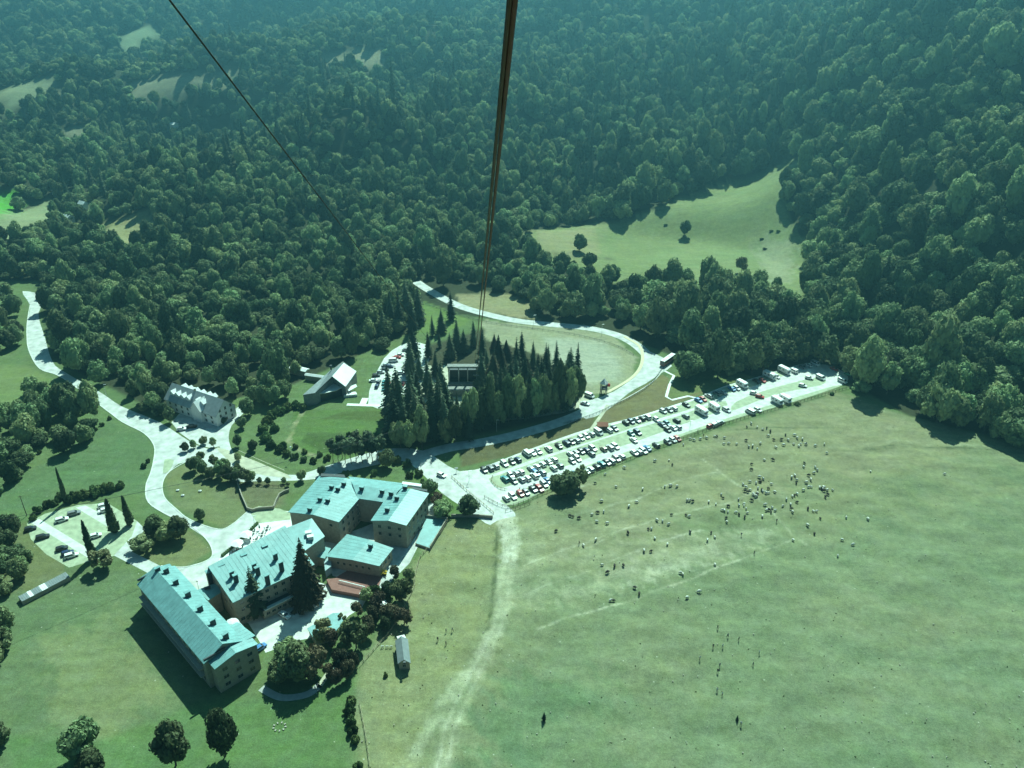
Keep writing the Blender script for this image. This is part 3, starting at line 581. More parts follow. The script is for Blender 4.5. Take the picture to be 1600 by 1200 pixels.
ng=bpy.data.node_groups.new('wood','GeometryNodeTree'); ng.interface.new_socket('Geometry',in_out='INPUT',socket_type='NodeSocketGeometry'); ng.interface.new_socket('Geometry',in_out='OUTPUT',socket_type='NodeSocketGeometry')
gi=ng.nodes.new('NodeGroupInput'); go=ng.nodes.new('NodeGroupOutput'); jn=ng.nodes.new('GeometryNodeJoinGeometry')
def nattr(n,t):
    a=ng.nodes.new('GeometryNodeInputNamedAttribute'); a.data_type=t; a.inputs[0].default_value=n; return a
asc=nattr('sc','FLOAT_VECTOR'); arz=nattr('rz','FLOAT'); ati=nattr('ti','INT'); cmb=ng.nodes.new('ShaderNodeCombineXYZ'); ng.links.new(arz.outputs[0],cmb.inputs[2])
for k,so in enumerate(srcs):
    oi=ng.nodes.new('GeometryNodeObjectInfo'); oi.inputs['Object'].default_value=so; oi.inputs['As Instance'].default_value=True
    cm=ng.nodes.new('FunctionNodeCompare'); cm.data_type='INT'; cm.operation='EQUAL'; ng.links.new(ati.outputs[0],cm.inputs[2]); cm.inputs[3].default_value=k
    ip=ng.nodes.new('GeometryNodeInstanceOnPoints'); ng.links.new(gi.outputs[0],ip.inputs['Points']); ng.links.new(cm.outputs[0],ip.inputs['Selection']); ng.links.new(oi.outputs['Geometry'],ip.inputs['Instance'])
    ng.links.new(cmb.outputs[0],ip.inputs['Rotation']); ng.links.new(asc.outputs[0],ip.inputs['Scale']); ng.links.new(ip.outputs[0],jn.inputs[0])
ng.links.new(jn.outputs[0],go.inputs[0]); md=wood.modifiers.new('trees','NODES'); md.node_group=ng
print('forest',len(sel),len(rest))
# ------------------------------------------------------------------ buildings
def inset_poly(P,d):
    n=len(P); A=sum(P[i][0]*P[(i+1)%n][1]-P[(i+1)%n][0]*P[i][1] for i in range(n)); sg=1 if A>0 else -1; out=[]
    for i in range(n):
        a=Vector(P[i-1]);b=Vector(P[i]);c=Vector(P[(i+1)%n]); u=(b-a).normalized();v=(c-b).normalized(); nu=Vector((-u.y,u.x))*sg;nv=Vector((-v.y,v.x))*sg; m=(nu+nv); m/=max(m.length_squared/2,.35)
        out.append((b.x+m.x*d,b.y+m.y*d))
    return out
class Bld:
    def __init__(s,name,label,org,cat='building',group=None):
        s.o=org; s.t=thing(name,(org[0],org[1],0),0,label,cat,group)
    def put(s,mb,name,m,parent=None):
        ox,oy=s.o; mb.v=[(v[0]-ox,v[1]-oy,v[2]) for v in mb.v]; return mb.obj(name,m,parent or s.t)
    def wall(s,P,z0,z1,m='stone_wall',name='wall',zs=None):
        return s.put(MB().prism(P,z0,z1,0,zs),name,m)
    def gable(s,a,b,c,d,h,rh,wm='stone_wall',rm='roof_metal',ov=.45,z0=-.1,th=.22,hip=0,rp=.5):
        """a-b and d-c are the gable ends' eave corners; ridge runs mid(a,b)->mid(d,c)"""
        a,b,c,d=[Vector(q) for q in(a,b,c,d)]; m1=a+(b-a)*rp;m2=d+(c-d)*rp
        w=MB(); vs=[(*a,z0),(*b,z0),(*c,z0),(*d,z0),(*a,h),(*b,h),(*c,h),(*d,h),(*m1,h+rh),(*m2,h+rh)]
        w.add(vs,[(0,1,5,8,4),(1,2,6,5),(2,3,7,9,6),(3,0,4,7),(4,8,9,7),(5,6,9,8),(3,2,1,0)])
        wo=s.put(w,'wall',wm)
        ax=(m2-m1).normalized(); 
        def ex(p,q,k=ov): v=(p-q).normalized()*k; return p+v
        A=ex(a,m1)-ax*ov;B=ex(b,m1)-ax*ov;C=ex(c,m2)+ax*ov;D=ex(d,m2)+ax*ov;E1=m1-ax*ov;E2=m2+ax*ov
        if hip: E1=m1+ax*hip; E2=m2-ax*hip
        r=MB(); k=.02; sl=rh/max((a-m1).length,.1)*ov; zt=h+rh+k+th; ze=h-sl+k+th
        vs=[(*A,ze),(*B,ze),(*C,ze),(*D,ze),(*E1,zt),(*E2,zt)]; vs+=[(v[0],v[1],v[2]-th) for v in vs]
        r.add(vs,[(0,4,5,3),(4,1,2,5),(6,9,11,10),(10,11,8,7),(0,6,10,4),(4,10,7,1),(2,8,11,5),(5,11,9,3),(0,3,9,6),(1,7,8,2)]+([(0,1,4),(2,3,5)] if hip else []))
        ro=s.put(r,'roof',rm); s.roof=ro
        if rm.startswith('roof_metal'):
            sm=MB(); Lr=(E2-E1).length; n_=int(Lr/1.4)
            for q0,q1,e0_,e1_ in ((A,D,E1,E2),(B,C,E1,E2)):
                for k_ in range(1,n_):
                    t_=k_/n_; lo=q0+(q1-q0)*t_; hi=e0_+(e1_-e0_)*t_; w_=ax*.02
                    vs_=[(*(lo-w_),ze),(*(lo+w_),ze),(*(hi+w_),zt),(*(hi-w_),zt)]; vs_+=[(v[0],v[1],v[2]+.035) for v in vs_]
                    sm.add(vs_,[(4,5,6,7),(0,1,5,4),(1,2,6,5),(3,7,6,2),(0,4,7,3)])
            so_=s.put(sm,'standing_seams',rm,ro); so_['kind']='stuff'
            rc=MB(); rc.add([(*(E1-w_*3),zt+.02),(*(E1+w_*3),zt+.02)],[]) if False else None
        return wo,ro
    def chim(s,x,y,z0,z1,w=.9,d=.7,rz=0,m='dark_metal_and_shade',cap='roof_metal',name='chimney',parent=None):
        mb=MB().box((x,y,(z0+z1)/2),(w,d,z1-z0),rz,0).box((x,y,z1+.09),(w+.35,d+.35,.16),rz,1)  # body coloured dark as the chimney's shaded sides
        return s.put(mb,name,[m,cap],parent or s.t)
    def windows(s,p,q,zs,n,w=1.1,h=1.3,inset=1.5,lintel=True,skip=()):
        p=Vector(p);q=Vector(q);d=(q-p);L=d.length;d/=L;nr=Vector((d.y,-d.x)); a=math.atan2(d.y,d.x)
        for z in zs:
            for i in range(n):
                if (i in skip): continue
                t=inset+(L-2*inset)*(i+.5)/n; c=p+d*t; k=(w,h)
                if k not in WINM:
                    f=MB().box((0,-.03,-h/2-.06),(w+.3,.16,.12)).box((0,-.02,h/2+.05),(w+.2,.12,.1)).box((-w/2-.04,-.02,0),(.08,.12,h)).box((w/2+.04,-.02,0),(.08,.12,h)).box((0,-.02,0),(.05,.08,h))
                    WINM[k]=(f.mesh('window','stone_pale'),MB().box((0,0,0),(w,.05,h)).mesh('pane','glass_dark'))
                f,g=WINM[k]; o=link('window',f,s.t,(c.x-s.o[0]+nr.x*.03,c.y-s.o[1]+nr.y*.03,z),a); link('pane',g,o)
WINM={}
def P2(px,py,z): return G(px,py,z)
# left wing hotel block (long, two pitches)
z=10.0; A=Vector(P2(317,1032,z)); B_=Vector(P2(217,913,z)); u_=(B_-A).normalized(); v_=Vector((u_.y,-u_.x)); LL=(B_-A).length
def LP(u,v): q=A+u_*u+v_*v; return (q.x,q.y)
b=Bld('hotel_wing','long hotel wing at lower left with teal metal gable roof and a row of chimneys','' or LP(LL/2,5))
b.gable(LP(-1.0,-.0),LP(-1.0,11.2),LP(LL,11.2),LP(LL,0),z,3.0,'stone_wall','roof_metal')
main_roof=b.roof
b.gable(LP(-4.6,1.2),LP(-4.6,13.6),LP(-1.2,13.6),LP(-1.2,1.2),z-.5,1.3,'stone_wall','roof_metal',.3)
b.gable(LP(-1.3,8.0),LP(-1.3,14.6),LP(6.5,13.6),LP(6.5,8.0),z-.4,.3,'stone_wall','roof_metal',.3)
b.gable(LP(LL+.2,2),LP(LL+.2,10.8),LP(LL+3.2,10.8),LP(LL+3.2,2),z-.8,1.0,'stone_wall','roof_metal_dark',.3)
b.put(MB().box((*LP(-1.5,2.9),z+1.3),(.35,6.4,.7),math.atan2(u_.y,u_.x)),'parapet','dark_metal_and_shade')
b.put(MB().box((*LP(LL+.4,3.0),z+1.3),(.35,6.0,.7),math.atan2(u_.y,u_.x)),'parapet','dark_metal_and_shade')
for i,(px,py) in enumerate([(247,893),(260,894),(275,912),(294,931),(313,953),(333,974),(353,996)]):
    x_,y_=P2(px,py,z+2.6); 
    b.chim(x_,y_,z+.3,z+4.1,1.5,.7,math.atan2(u_.y,u_.x)+PI/2,parent=None)
b.windows(LP(-4.6,1.2),LP(-4.6,13.6),(2.0,4.8,7.6),3,1.5,1.2,.6)
b.windows(LP(LL,0),LP(-1,0),(2.2,4.9,7.6),12,1.3,1.3,1)
b.put(MB().box((*LP(LL/2,-.7),3.5),(LL-2,1.2,.25),math.atan2(u_.y,u_.x)),'balcony','stone_pale')
b.put(MB().box((*LP(LL/2,-.7),6.3),(LL-2,1.2,.25),math.atan2(u_.y,u_.x)),'balcony','stone_pale')
b.windows(LP(-1.3,14.6),LP(6.5,13.6),(4.8,7.6),2,1.2,1.2,1.0)
# white dome skylight
mb=MB(); vv,ff=ICO2; dx,dy=P2(362,972,9.5); mb.add([(dx+p[0]*2.2,dy+p[1]*2.2,8.6+max(p[2],-.2)*1.4) for p in vv],ff); b.put(mb,'skylight_dome','roof_white_and_lit')
b.put(MB().box((*P2(371,981,9.3),8.9),(2.2,3.0,1.2),math.atan2(u_.y,u_.x)),'glass_lantern','glass_pale')
# link between wing and central block
c0,c1,c2,c3=P2(306,924,7),P2(338,912,7),P2(344,926,7),P2(326,938,7)
b=Bld('link_corridor','low flat roofed link joining the long hotel wing to the central block',c0); b.gable(c0,c3,c2,c1,7,.4,'stone_wall','roof_metal',.2); b.chim(*P2(324,918,8),7.2,8.0,1.6,.5,.4,'dark_metal_and_shade','dark_metal_and_shade','vent')
# central block
z=10.0; a0,a1,a2,a3,a4,a5=P2(334,900,z),P2(365,940,z),P2(460,896,z),P2(505,831,z),P2(432,827,z),P2(394,858,z)
b=Bld('central_hotel_block','central hotel block with wide teal roof behind the big brown spruce',((a0[0]+a3[0])/2,(a0[1]+a3[1])/2))
C0=Vector(a1); U=(Vector(P2(457.5,897,z))-C0).normalized(); Vv=Vector((-U.y,U.x))
def CP(u,v): q=C0+U*u+Vv*v; return (q.x,q.y)
b.gable(CP(0,0),CP(-.6,17.5),CP(26,21.5),CP(26,0),z,3.0,'stone_wall','roof_metal',rp=.93)
b.gable(CP(26.2,8),CP(26.2,21.5),CP(35.5,20.5),CP(35.5,11),z-.4,2.2,'stone_wall','roof_metal',.3,rp=.9)
b.chim(*CP(-.8,16.5),0,z+1.2,2.2,1.4,.68)
for px,py in ((333,889),):pass
for px,py,hh in ((346,884,.9),(381,868,.9),(414,854,.9),(362,896,2.2),(368,902,2.4),(397,884,2.2),(402,890,2.3),(430,868,2.0),(439,882,2.6),(417,902,2.2)):
    x_,y_=P2(px,py,z+2.0+hh*.5); b.chim(x_,y_,z+.2,z+2.0+hh*.9,1.7 if hh<1 else 1.3,.8,.68)
b.windows(CP(0,0),CP(26,0),(5.6,8.3),9,1.1,1.1,1); b.windows(CP(0,0),CP(8,0),(2.2,),3,1.3,1.3,.5); b.windows(CP(-.6,17.5),CP(0,0),(5.6,8.3),4,1,1.1,1)
# white roof cowls behind the spruce
b.chim(*P2(482,833,z+1.5),z+.5,z+2.0,1.8,1.2,.3,'roof_white_and_lit','roof_white_and_lit'); b.chim(*P2(485,838,z+1.5),z+.4,z+1.6,1.8,1.2,.3,'roof_white_and_lit','roof_white_and_lit')
# kitchen annexe with flat roof coloured dark for its shade and pale parapet strip
k0,k1,k2,k3=P2(411,954,3.8),P2(467,926,3.8),P2(455,912,3.8),P2(398,940,3.8)
b=Bld('kitchen_annexe','single storey annexe with flat roof painted shade-dark and pale skylight strip',k0)
b.wall([k0,k1,k2,k3],-.1,3.6); b.put(MB().prism(inset_poly([k0,k1,k2,k3],-.3),3.61,3.85),'roof','dark_metal_and_shade')
s0,s1=Vector(P2(413,953,4)),Vector(P2(461,929,4)); d_=(s1-s0); b.put(MB().box((*((s0+s1)/2-Vector((d_.y,-d_.x)).normalized()*.0),4.05),(d_.length,1.1,.35),math.atan2(d_.y,d_.x)),'skylight_strip','glass_pale')
b.windows(k0,k1,(1.9,),6,1.2,1.0,.6)
# north block: U shaped
z=10.0
h0,h1_,h2,h3=P2(452.7,800.5,z),P2(529,815,z),P2(563,778.6,z),P2(500,746,z)
b=Bld('north_hotel_block','U-shaped stone hotel block with bright teal roofs and twelve chimneys, topmost of the hotel',P2(560,790,z))
w0=P2(453,800,z);w1=P2(529,815,z);w3=P2(500,746,z);w2=P2(572,762,z)
b.gable(w0,w1,P2(578,758,z),w3,z,1.0)
e0=P2(582,813.6,z);e1=P2(634,820.6,z);e2=P2(668,772.5,z);e3=P2(614,766,z)
b.gable(e0,e1,e2,e3,z+.1,1.0)
m0=P2(563,778.6,z);m1=P2(605,785,z);m2=P2(634,757,z);m3=P2(546,746,z)
b.gable(P2(560,779,z),m3,m2,P2(609,786,z),z+.05,1.1,'stone_wall','roof_metal',.3)
b.put(MB().prism([P2(502,742,z),P2(538,744,z),P2(540,748,z),P2(501,746.5,z)],z-.2,z+.7),'parapet','dark_metal_and_shade')
b.put(MB().prism([P2(629,755,z),P2(659,759,z),P2(658,763,z),P2(628,759,z)],z-.2,z+.8),'parapet','roof_white_and_lit')
b.put(MB().prism([P2(645,763,z),P2(668,767,z),P2(667,770,z),P2(644,766,z)],z-.2,z+.6),'parapet','dark_metal_and_shade')
for px,py in ((518,761),(528,764),(537,756),(500,780),(512,782),(565,763),(597,768),(611,771),(620,778),(633,762),(605,796),(484,796)):
    x_,y_=P2(px,py,z+1.7); b.chim(x_,y_,z+.1,z+2.4,1.5,.8,-.27)
b.windows(w0,w1,(7.8,),4,1.1,1.1,1,skip=(0,2)); b.windows(w1,h2,(2.0,5.0,8.0),4,1.0,1.2,1); b.windows(m0,m1,(2.0,5.0,8.0),3,2.0,1.2,.6); b.windows(e0,e1,(5.0,8.0),3,1,1.2,.6); b.windows(e1,e2,(2,5.0,8.0),5,1.3,1.2,1)
# front block
f0,f1,f2,f3=P2(512,869,4.8),P2(592,883.6,4.8),P2(612,858,4.8),P2(543,837,4.8)
b=Bld('dining_pavilion','square low pavilion with bright teal roof and one chimney before the U-shaped block',f0)
b.gable(f0,f1,f2,f3,4.8,.5); b.chim(*P2(579,853,6.2),5.1,7.0,1.4,.9,-.27); b.windows(f0,f1,(2.8,),6,.8,1.0,2.5); b.windows(f1,f2,(2.8,),3,1.2,1,1)
b.put(MB().prism([P2(506,875,3),P2(516,862,3),P2(518,884,3),P2(508,892,3)],-.1,3.0),'porch','glass_pale')
t0=P2(470,855,3.5);b=Bld('flat_roof_passage','small flat roofed passage right of the big spruce linking central block and pavilion',t0,'building'); Q_=[P2(497,852,4),P2(516,857,4),P2(507,872,4),P2(492,868,4)]; b.wall(Q_,-.1,3.8); b.put(MB().prism(inset_poly(Q_,-.2),3.81,4.0),'roof','roof_metal')
Q_=[P2(510,905,1.5),P2(526,903,1.5),P2(575,914,1.5),P2(567,930,1.5),P2(518,921,1.5)]
b=Bld('raised_terrace','walled terrace in painted maroon lens tint, with white balustrade below the dining pavilion',Q_[0],'terrace'); b.wall(Q_,-.1,1.5,'red_and_lens_maroon','platform')  # maroon of the walls is lens glare put into their colour
p_,q_=Vector(P2(530,908,2)),Vector(P2(570,918,2)); mb=MB()
for i in range(22): c=p_+(q_-p_)*i/21; mb.box((c.x,c.y,1.9),(.14,.14,.8))
mb.box((*((p_+q_)/2),2.36),((q_-p_).length,.2,.12),math.atan2((q_-p_).y,(q_-p_).x)); b.put(mb,'balustrade','white_paint')
Q_=[P2(480,982,2.8),P2(520,958,2.8),P2(531,958,2.8),P2(537,972,2.8),P2(520,991,2.8),P2(492,1000,2.8)]
b=Bld('garden_pavilion','low teal flat roof half hidden by trees at the bottom of the service yard',Q_[0]); b.wall(inset_poly(Q_,.3),-.1,2.6,'stone_wall'); b.put(MB().prism(Q_,2.61,2.85),'roof','roof_metal')
Q_=[P2(666,808,.8),P2(699,812,.8),P2(672,857,.8),P2(649,849,.8)]
b=Bld('side_terrace','pale teal slab terrace with low walls right of the U-shaped hotel block',Q_[0],'terrace'); b.wall(Q_,-.1,.8,'stone_wall','base'); b.put(MB().prism(inset_poly(Q_,.15),.81,.9),'slab','roof_metal')
for i,(p,q) in enumerate(((Q_[0],Q_[1]),(Q_[1],Q_[2]))):
    p=Vector(p);q=Vector(q);d=q-p; b.put(MB().box((*((p+q)/2),1.2),(d.length,.3,1.3),math.atan2(d.y,d.x)),'parapet','stone_wall')
# white service shelter
Q_=[P2(509,920,2.5),P2(494,934,2.5),P2(488,932,2.5),P2(503,914,2.5)]
b=Bld('service_canopy','narrow white canopy beside the big spruce in the service yard',Q_[0],'canopy'); b.put(MB().prism(Q_,2.4,2.55),'roof','roof_white_and_lit'); mb=MB(); [mb.box((*q,1.2),(.15,.15,2.4)) for q in inset_poly(Q_,.2)]; b.put(mb,'post','dark_metal_and_shade')
# stone lodge (inn)
z=5.5; i0,i1=Vector(P2(258,622.6,z)),Vector(P2(337,650,z)); U2=(i1-i0).normalized(); V2=Vector((-U2.y,U2.x)); IL=(i1-i0).length
def IP(u,v): q=i0+U2*u+V2*v; return (q.x,q.y)
b=Bld('stone_lodge','white stone lodge with steep grey roof and dormers painted sunlit at the foot of the wood',IP(IL/2,5))
b.gable(IP(0,0),IP(0,11),IP(IL,11),IP(IL,0),z,5.2,'white_wall','roof_lodge',.5)
def dormer(cu,side,hz=z,w=2.6):
    # small gabled dormer on the slope; side 0 front, 1 back
    f=1.6 if side==0 else 9.4; e=4.4 if side==0 else 6.6
    a_=IP(cu-w/2,f);b__=IP(cu+w/2,f);c_=IP(cu+w/2,e);d_=IP(cu-w/2,e); m1=((a_[0]+b__[0])/2,(a_[1]+b__[1])/2); m2=((c_[0]+d_[0])/2,(c_[1]+d_[1])/2)
    ht=hz+3.0; mb=MB().add([(*a_,hz+1.2),(*b__,hz+1.2),(*c_,hz+1.2),(*d_,hz+1.2),(*a_,ht),(*b__,ht),(*c_,ht),(*d_,ht),(*m1,ht+1.1),(*m2,ht+1.1)],[(0,1,5,8,4),(1,2,6,5),(2,3,7,9,6),(3,0,4,7)])
    o=b.put(mb,'dormer','white_wall')
    ox,oy=b.o; ex=IP(cu-w/2-.35,f-.4*(1 if side==0 else -1)); fx=IP(cu+w/2+.35,f-.4*(1 if side==0 else -1)); gx=IP(cu+w/2+.35,e); hx=IP(cu-w/2-.35,e); mm=((ex[0]+fx[0])/2,(ex[1]+fx[1])/2)
    r=MB().add([(*ex,ht-.15),(*fx,ht-.15),(*gx,ht-.15),(*hx,ht-.15),(*mm,ht+1.2),(*m2,ht+1.2)],[(0,4,5,3),(4,1,2,5),(0,1,4),(2,3,5)])
    b.put(r,'dormer_roof_lit_tone','roof_white_and_lit',o)  # white tone paints sunlight on the dormer tops
for cu in (3.2,6.6,10.0,13.4,19.0,22.2):
    if cu<IL-1.5: dormer(cu,0)
for cu in (3.2,7,11,15,19,22): 
    if cu<IL-1.5: dormer(cu,1)
cg=IL*.66
w=MB(); a_,b2,c_,d_=IP(cg-2.8,-1.2),IP(cg+2.8,-1.2),IP(cg+2.8,5.5),IP(cg-2.8,5.5); m1=IP(cg,-1.2);m2=IP(cg,5.5)
w.add([(*a_,-.1),(*b2,-.1),(*c_,-.1),(*d_,-.1),(*a_,z+.8),(*b2,z+.8),(*c_,z+.8),(*d_,z+.8),(*m1,z+4.6),(*m2,z+4.6)],[(0,1,5,8,4),(1,2,6,5),(3,0,4,7)]); b.put(w,'cross_gable','white_wall')
a_,b2=IP(cg-3.2,-1.6),IP(cg+3.2,-1.6);c_,d_=IP(cg+3.2,5.5),IP(cg-3.2,5.5);m1=IP(cg,-1.6)
b.put(MB().add([(*a_,z+.5),(*b2,z+.5),(*c_,z+.5),(*d_,z+.5),(*m1,z+4.75),(*m2,z+4.75)],[(0,4,5,3),(4,1,2,5)]),'cross_roof_lit_tone','roof_white_and_lit')  # cross gable slopes whitened to look sunlit
b.windows(IP(0,0),IP(IL,0),(1.6,4.0),8,.9,1.1,1); b.windows(IP(IL,0),IP(IL,11),(1.6,4.2,6.8),3,.8,1.2,1)
b.chim(*IP(IL*.45,5.5),z+4.4,z+6.4,.8,.8,0,'stone_pale','roof_white_and_lit')
# restaurant house with curved bay
z=6.0
R0=P2(473,616,z)
b=Bld('restaurant_house','house with bright gabled roof and rounded glass bay above the terraced lawn',P2(510,600,z))
q=[P2(539,569,9),P2(556,582,6),P2(539,604,6),P2(520,590,9)]
rr=MB(); rid1=(*P2(537,567,9.5),9.5); rid2=(*P2(519,588,9.5),9.5); e1=(*P2(557,580,6),6); e2=(*P2(540,604,6),6); l1=(*P2(517,578,6.5),6.5); l2=(*P2(473,617,6),6); l3=(*P2(492,614,6),6)
b.put(MB().add([rid1,rid2,e2,e1],[(0,1,2,3)][::1]).add([(v[0],v[1],v[2]-.25) for v in(rid1,rid2,e2,e1)],[(0,3,2,1)]).add([rid1,e1,(e1[0],e1[1],e1[2]-.25),(rid1[0],rid1[1],rid1[2]-.25)],[(0,1,2,3)]),'lit_tone_roof_slope','roof_white_and_lit')  # sunlit side of the gable painted as a white slope
b.put(MB().add([rid1,l1,l2,l3,rid2],[(0,1,2,3,4)]).add([(v[0],v[1],v[2]-.25) for v in(rid1,l1,l2,l3,rid2)],[(4,3,2,1,0)]),'shade_tone_roof_slope','roof_slate')  # side turned from the sun painted darker than the other slope
wl=[P2(473,617,6),P2(492,614,6),P2(520,594,6),P2(539,603,6),P2(556,580.5,6),P2(536,571,6),P2(517,578,6.5)]; wl=[(x+.15,y+.1) for x,y in wl]
b.wall(wl,0,6,'concrete_old',zs=[5.9,5.9,7.6,5.9,5.9,8.2,6.3])
arc=[Vector(P2(492,613,5)),Vector(P2(508,611,5)),Vector(P2(524,607,5)),Vector(P2(535,602,5)),Vector(P2(538,598,5)),Vector(P2(519,592,5))]; arc=[tuple(a) for a in arc]
b.wall(arc,-.1,3.9,'glass_dark','bay'); b.put(MB().prism(inset_poly(arc,-.3),3.91,4.15),'bay_roof','roof_white_and_lit')
b.chim(*P2(517,573,9),7.4,9.6,.7,.7,0,'dark_metal_and_shade','dark_metal_and_shade')
b.put(MB().prism([P2(540,612,1.2),P2(556,612,1.2),P2(558,616,1.2),P2(537,618,1.2)],0.0,1.2),'steps','white_wall')
b.put(MB().prism([P2(541,606,2.4),P2(556,600,2.4),P2(558,604,2.4),P2(545,611,2.4)],2.25,2.4),'entrance_canopy','roof_white_and_lit')
# long white pergola / sheds behind the restaurant
for (p,q,wd,hh,lb) in (((455,573),(480,579),3.2,3.0,'white roofed shed left of the restaurant at the edge of the wood'),((478,585),(506,589),2.0,2.6,'low white covered walk behind the restaurant')):
    a_=Vector(P2(*p,hh));c_=Vector(P2(*q,hh));d=(c_-a_).normalized();n_=Vector((-d.y,d.x))*wd/2
    b=Bld('garden_shed',lb,tuple(a_),'shed'); b.gable(tuple(a_-n_),tuple(a_+n_),tuple(c_+n_),tuple(c_-n_),hh,.5,'stone_wall','roof_white_and_lit',.25)
# cable car station
z=12.5
s0,s1=Vector(P2(699,573,z)),Vector(P2(746,573,z)); SB=G(722,612,0)
sw=(s1-s0).length; sx0,sx1=s0.x,s1.x; sy=(s0.y)
b=Bld('cable_car_station','grey concrete cable car station with three open cable bays among the tall spruces',((sx0+sx1)/2,sy+8))
b.wall([(sx0+.2,sy+3),(sx1-.2,sy+3),(sx1-.2,sy+7),(sx0+.2,sy+7)],-.1,z-3.2,'dark_metal_and_shade','hall')  # dark block paints the shade inside the open bays
b.wall([(sx0,sy+8.1),(sx1,sy+8.1),(sx1,sy+9),(sx0,sy+9)],-.1,z-3.0,'concrete_old')
for xx in (sx0+.5,sx0+sw*.36,sx0+sw*.66,sx1-.5): b.put(MB().box((xx,sy+1.5,z/2),(.6 if xx in(sx0+.5,sx1-.5) else .3,2.8,z-.7)),'pillar','concrete')
b.put(MB().box(((sx0+sx1)/2,sy+1.2,z-.1),(sw+.3,3.0,.5)),'roof','concrete_old')
b.put(MB().box(((sx0+sx1)/2,sy+.4,z-.6),(sw+.2,.7,.6)),'lintel','concrete')
b.put(MB().box(((sx0+sx1)/2,sy+.2,1.9),(sw,2.6,4.0)),'landing','concrete_old')
b.put(MB().box(((sx0+sx1)/2-.5,sy-3.5,1.6),(sw-1.5,4.6,3.3)),'entrance_block','concrete_old')
b.put(MB().box((sx1+1.2,sy+4.5,z/2-.3),(1.8,7,z-1.2)),'stair_tower','concrete_old')
for xx,ww in ((sx0+sw*.2,2.6),(sx0+sw*.5,2.6),(sx0+sw*.82,2.6)): b.put(MB().box((xx,sy+2.6,4.3),(ww,.4,2.2)),'glazing','glass_dark')
# pylon frame with sheave
b.put(MB().tube((sx1+.3,sy-1,0),(sx1+.3,sy-1,9),.22,.15).tube((sx1+.3,sy-1,8.6),(sx1-2,sy-1,8.6),.12),'cable_support','metal_light')
# stone hut in the meadow
z=2.6; q0,q1,q2,q3=P2(623,1036,z),P2(640,1035,z),P2(636,1000,z),P2(619,1002,z)
b=Bld('stone_hut','narrow stone hut with grey gabled roof standing alone in the meadow below the hotel',P2(630,1020,z),'hut')
b.gable(q0,q1,q2,q3,z,1.3,'stone_wall','roof_slate',.3); b.windows(q0,q1,(1.5,),1,.8,.9,.8)
b.put(MB().prism([P2(620,999,1),P2(632,996,1),P2(635,1001,1),P2(622,1003,1)],-.05,2.2),'water_tank','white_wall')
b.put(MB().box((*P2(632,1034,z+1.4),z+1.15),(.7,.7,.5),0),'roof_hatch','dark_metal_and_shade')
# long narrow shed at the left
z=2.4; q0,q1,q2,q3=P2(33,937,z),P2(108,898,z),P2(103,892,z),P2(27,929,z)
b=Bld('long_shed','long narrow shed with pale metal roof between the hotel car park and the left lawn',q0,'shed')
b.wall([q0,q1,q2,q3],-.1,1.5,'stone_wall'); mb=MB(); p=Vector(q0);q=Vector(q1);r=Vector(q3);n_=24
for i in range(n_):
    t0,t1=i/n_+.002,(i+1)/n_-.002; A_=p+(q-p)*t0;B2=p+(q-p)*t1;C_=B2+(r-p);D_=A_+(r-p); kk=random.choice([.0,.0,.03])
    b.put(MB().prism([tuple(A_),tuple(B2),tuple(C_),tuple(D_)],1.51+kk,1.62+kk),'roof_panel','roof_white_and_lit' if i in(4,5,10,11,12) else 'roof_slate')
# bits of buildings far down the valley
for (px,py,w_,l_,hh,lb,rm) in ((93,306,6,9,1,'white roofed farm building beside the far valley road','roof_white_and_lit'),(118,322,4,9,1,'long pale farm shed right of the far white roof','roof_white_and_lit'),(132,328,4,6,1,'small white farmhouse at the right end of the far hamlet','roof_white_and_lit'),(110,355,6,6,4,'tiny white barn at the far field edge','roof_white_and_lit'),(274,208,6,7,5,'small pale hut among the trees on the far slope','white_wall')):
    x_,y_=GT(px,py); zt_=h1(x_,y_); t=thing('farmhouse',(x_,y_,zt_-.3),-.5,lb,'house'); 
    mb=MB().box((0,0,hh/2+2),(l_,w_,hh+4)); mb.obj('wall','white_wall',t)
    MB().add([(-l_/2-.5,-w_/2-.5,hh+4),(l_/2+.5,-w_/2-.5,hh+4),(l_/2+.5,w_/2+.5,hh+4),(-l_/2-.5,w_/2+.5,hh+4),(-l_/2-.5,0,hh+6),(l_/2+.5,0,hh+6)],[(0,1,5,4),(2,3,4,5),(0,4,3),(1,2,5),(3,2,1,0)]).obj('roof',rm,t)
# retaining walls by the north block
for L,lb in (([(372,758),(387,797),(404,797),(428,795)],'dark low retaining wall above the hotel forecourt'),([(428,795),(437,775),(452,768)],'retaining wall beside the steps left of the U-shaped block'),([(705,808),(737,808),(770,810)],'low stone wall between meadow and hedge right of the hotel')):
    o=ribbon('retaining_wall',L,.4,1.3,'stone_wall',0,kind=None,n=2); tag(o,lb,'wall')
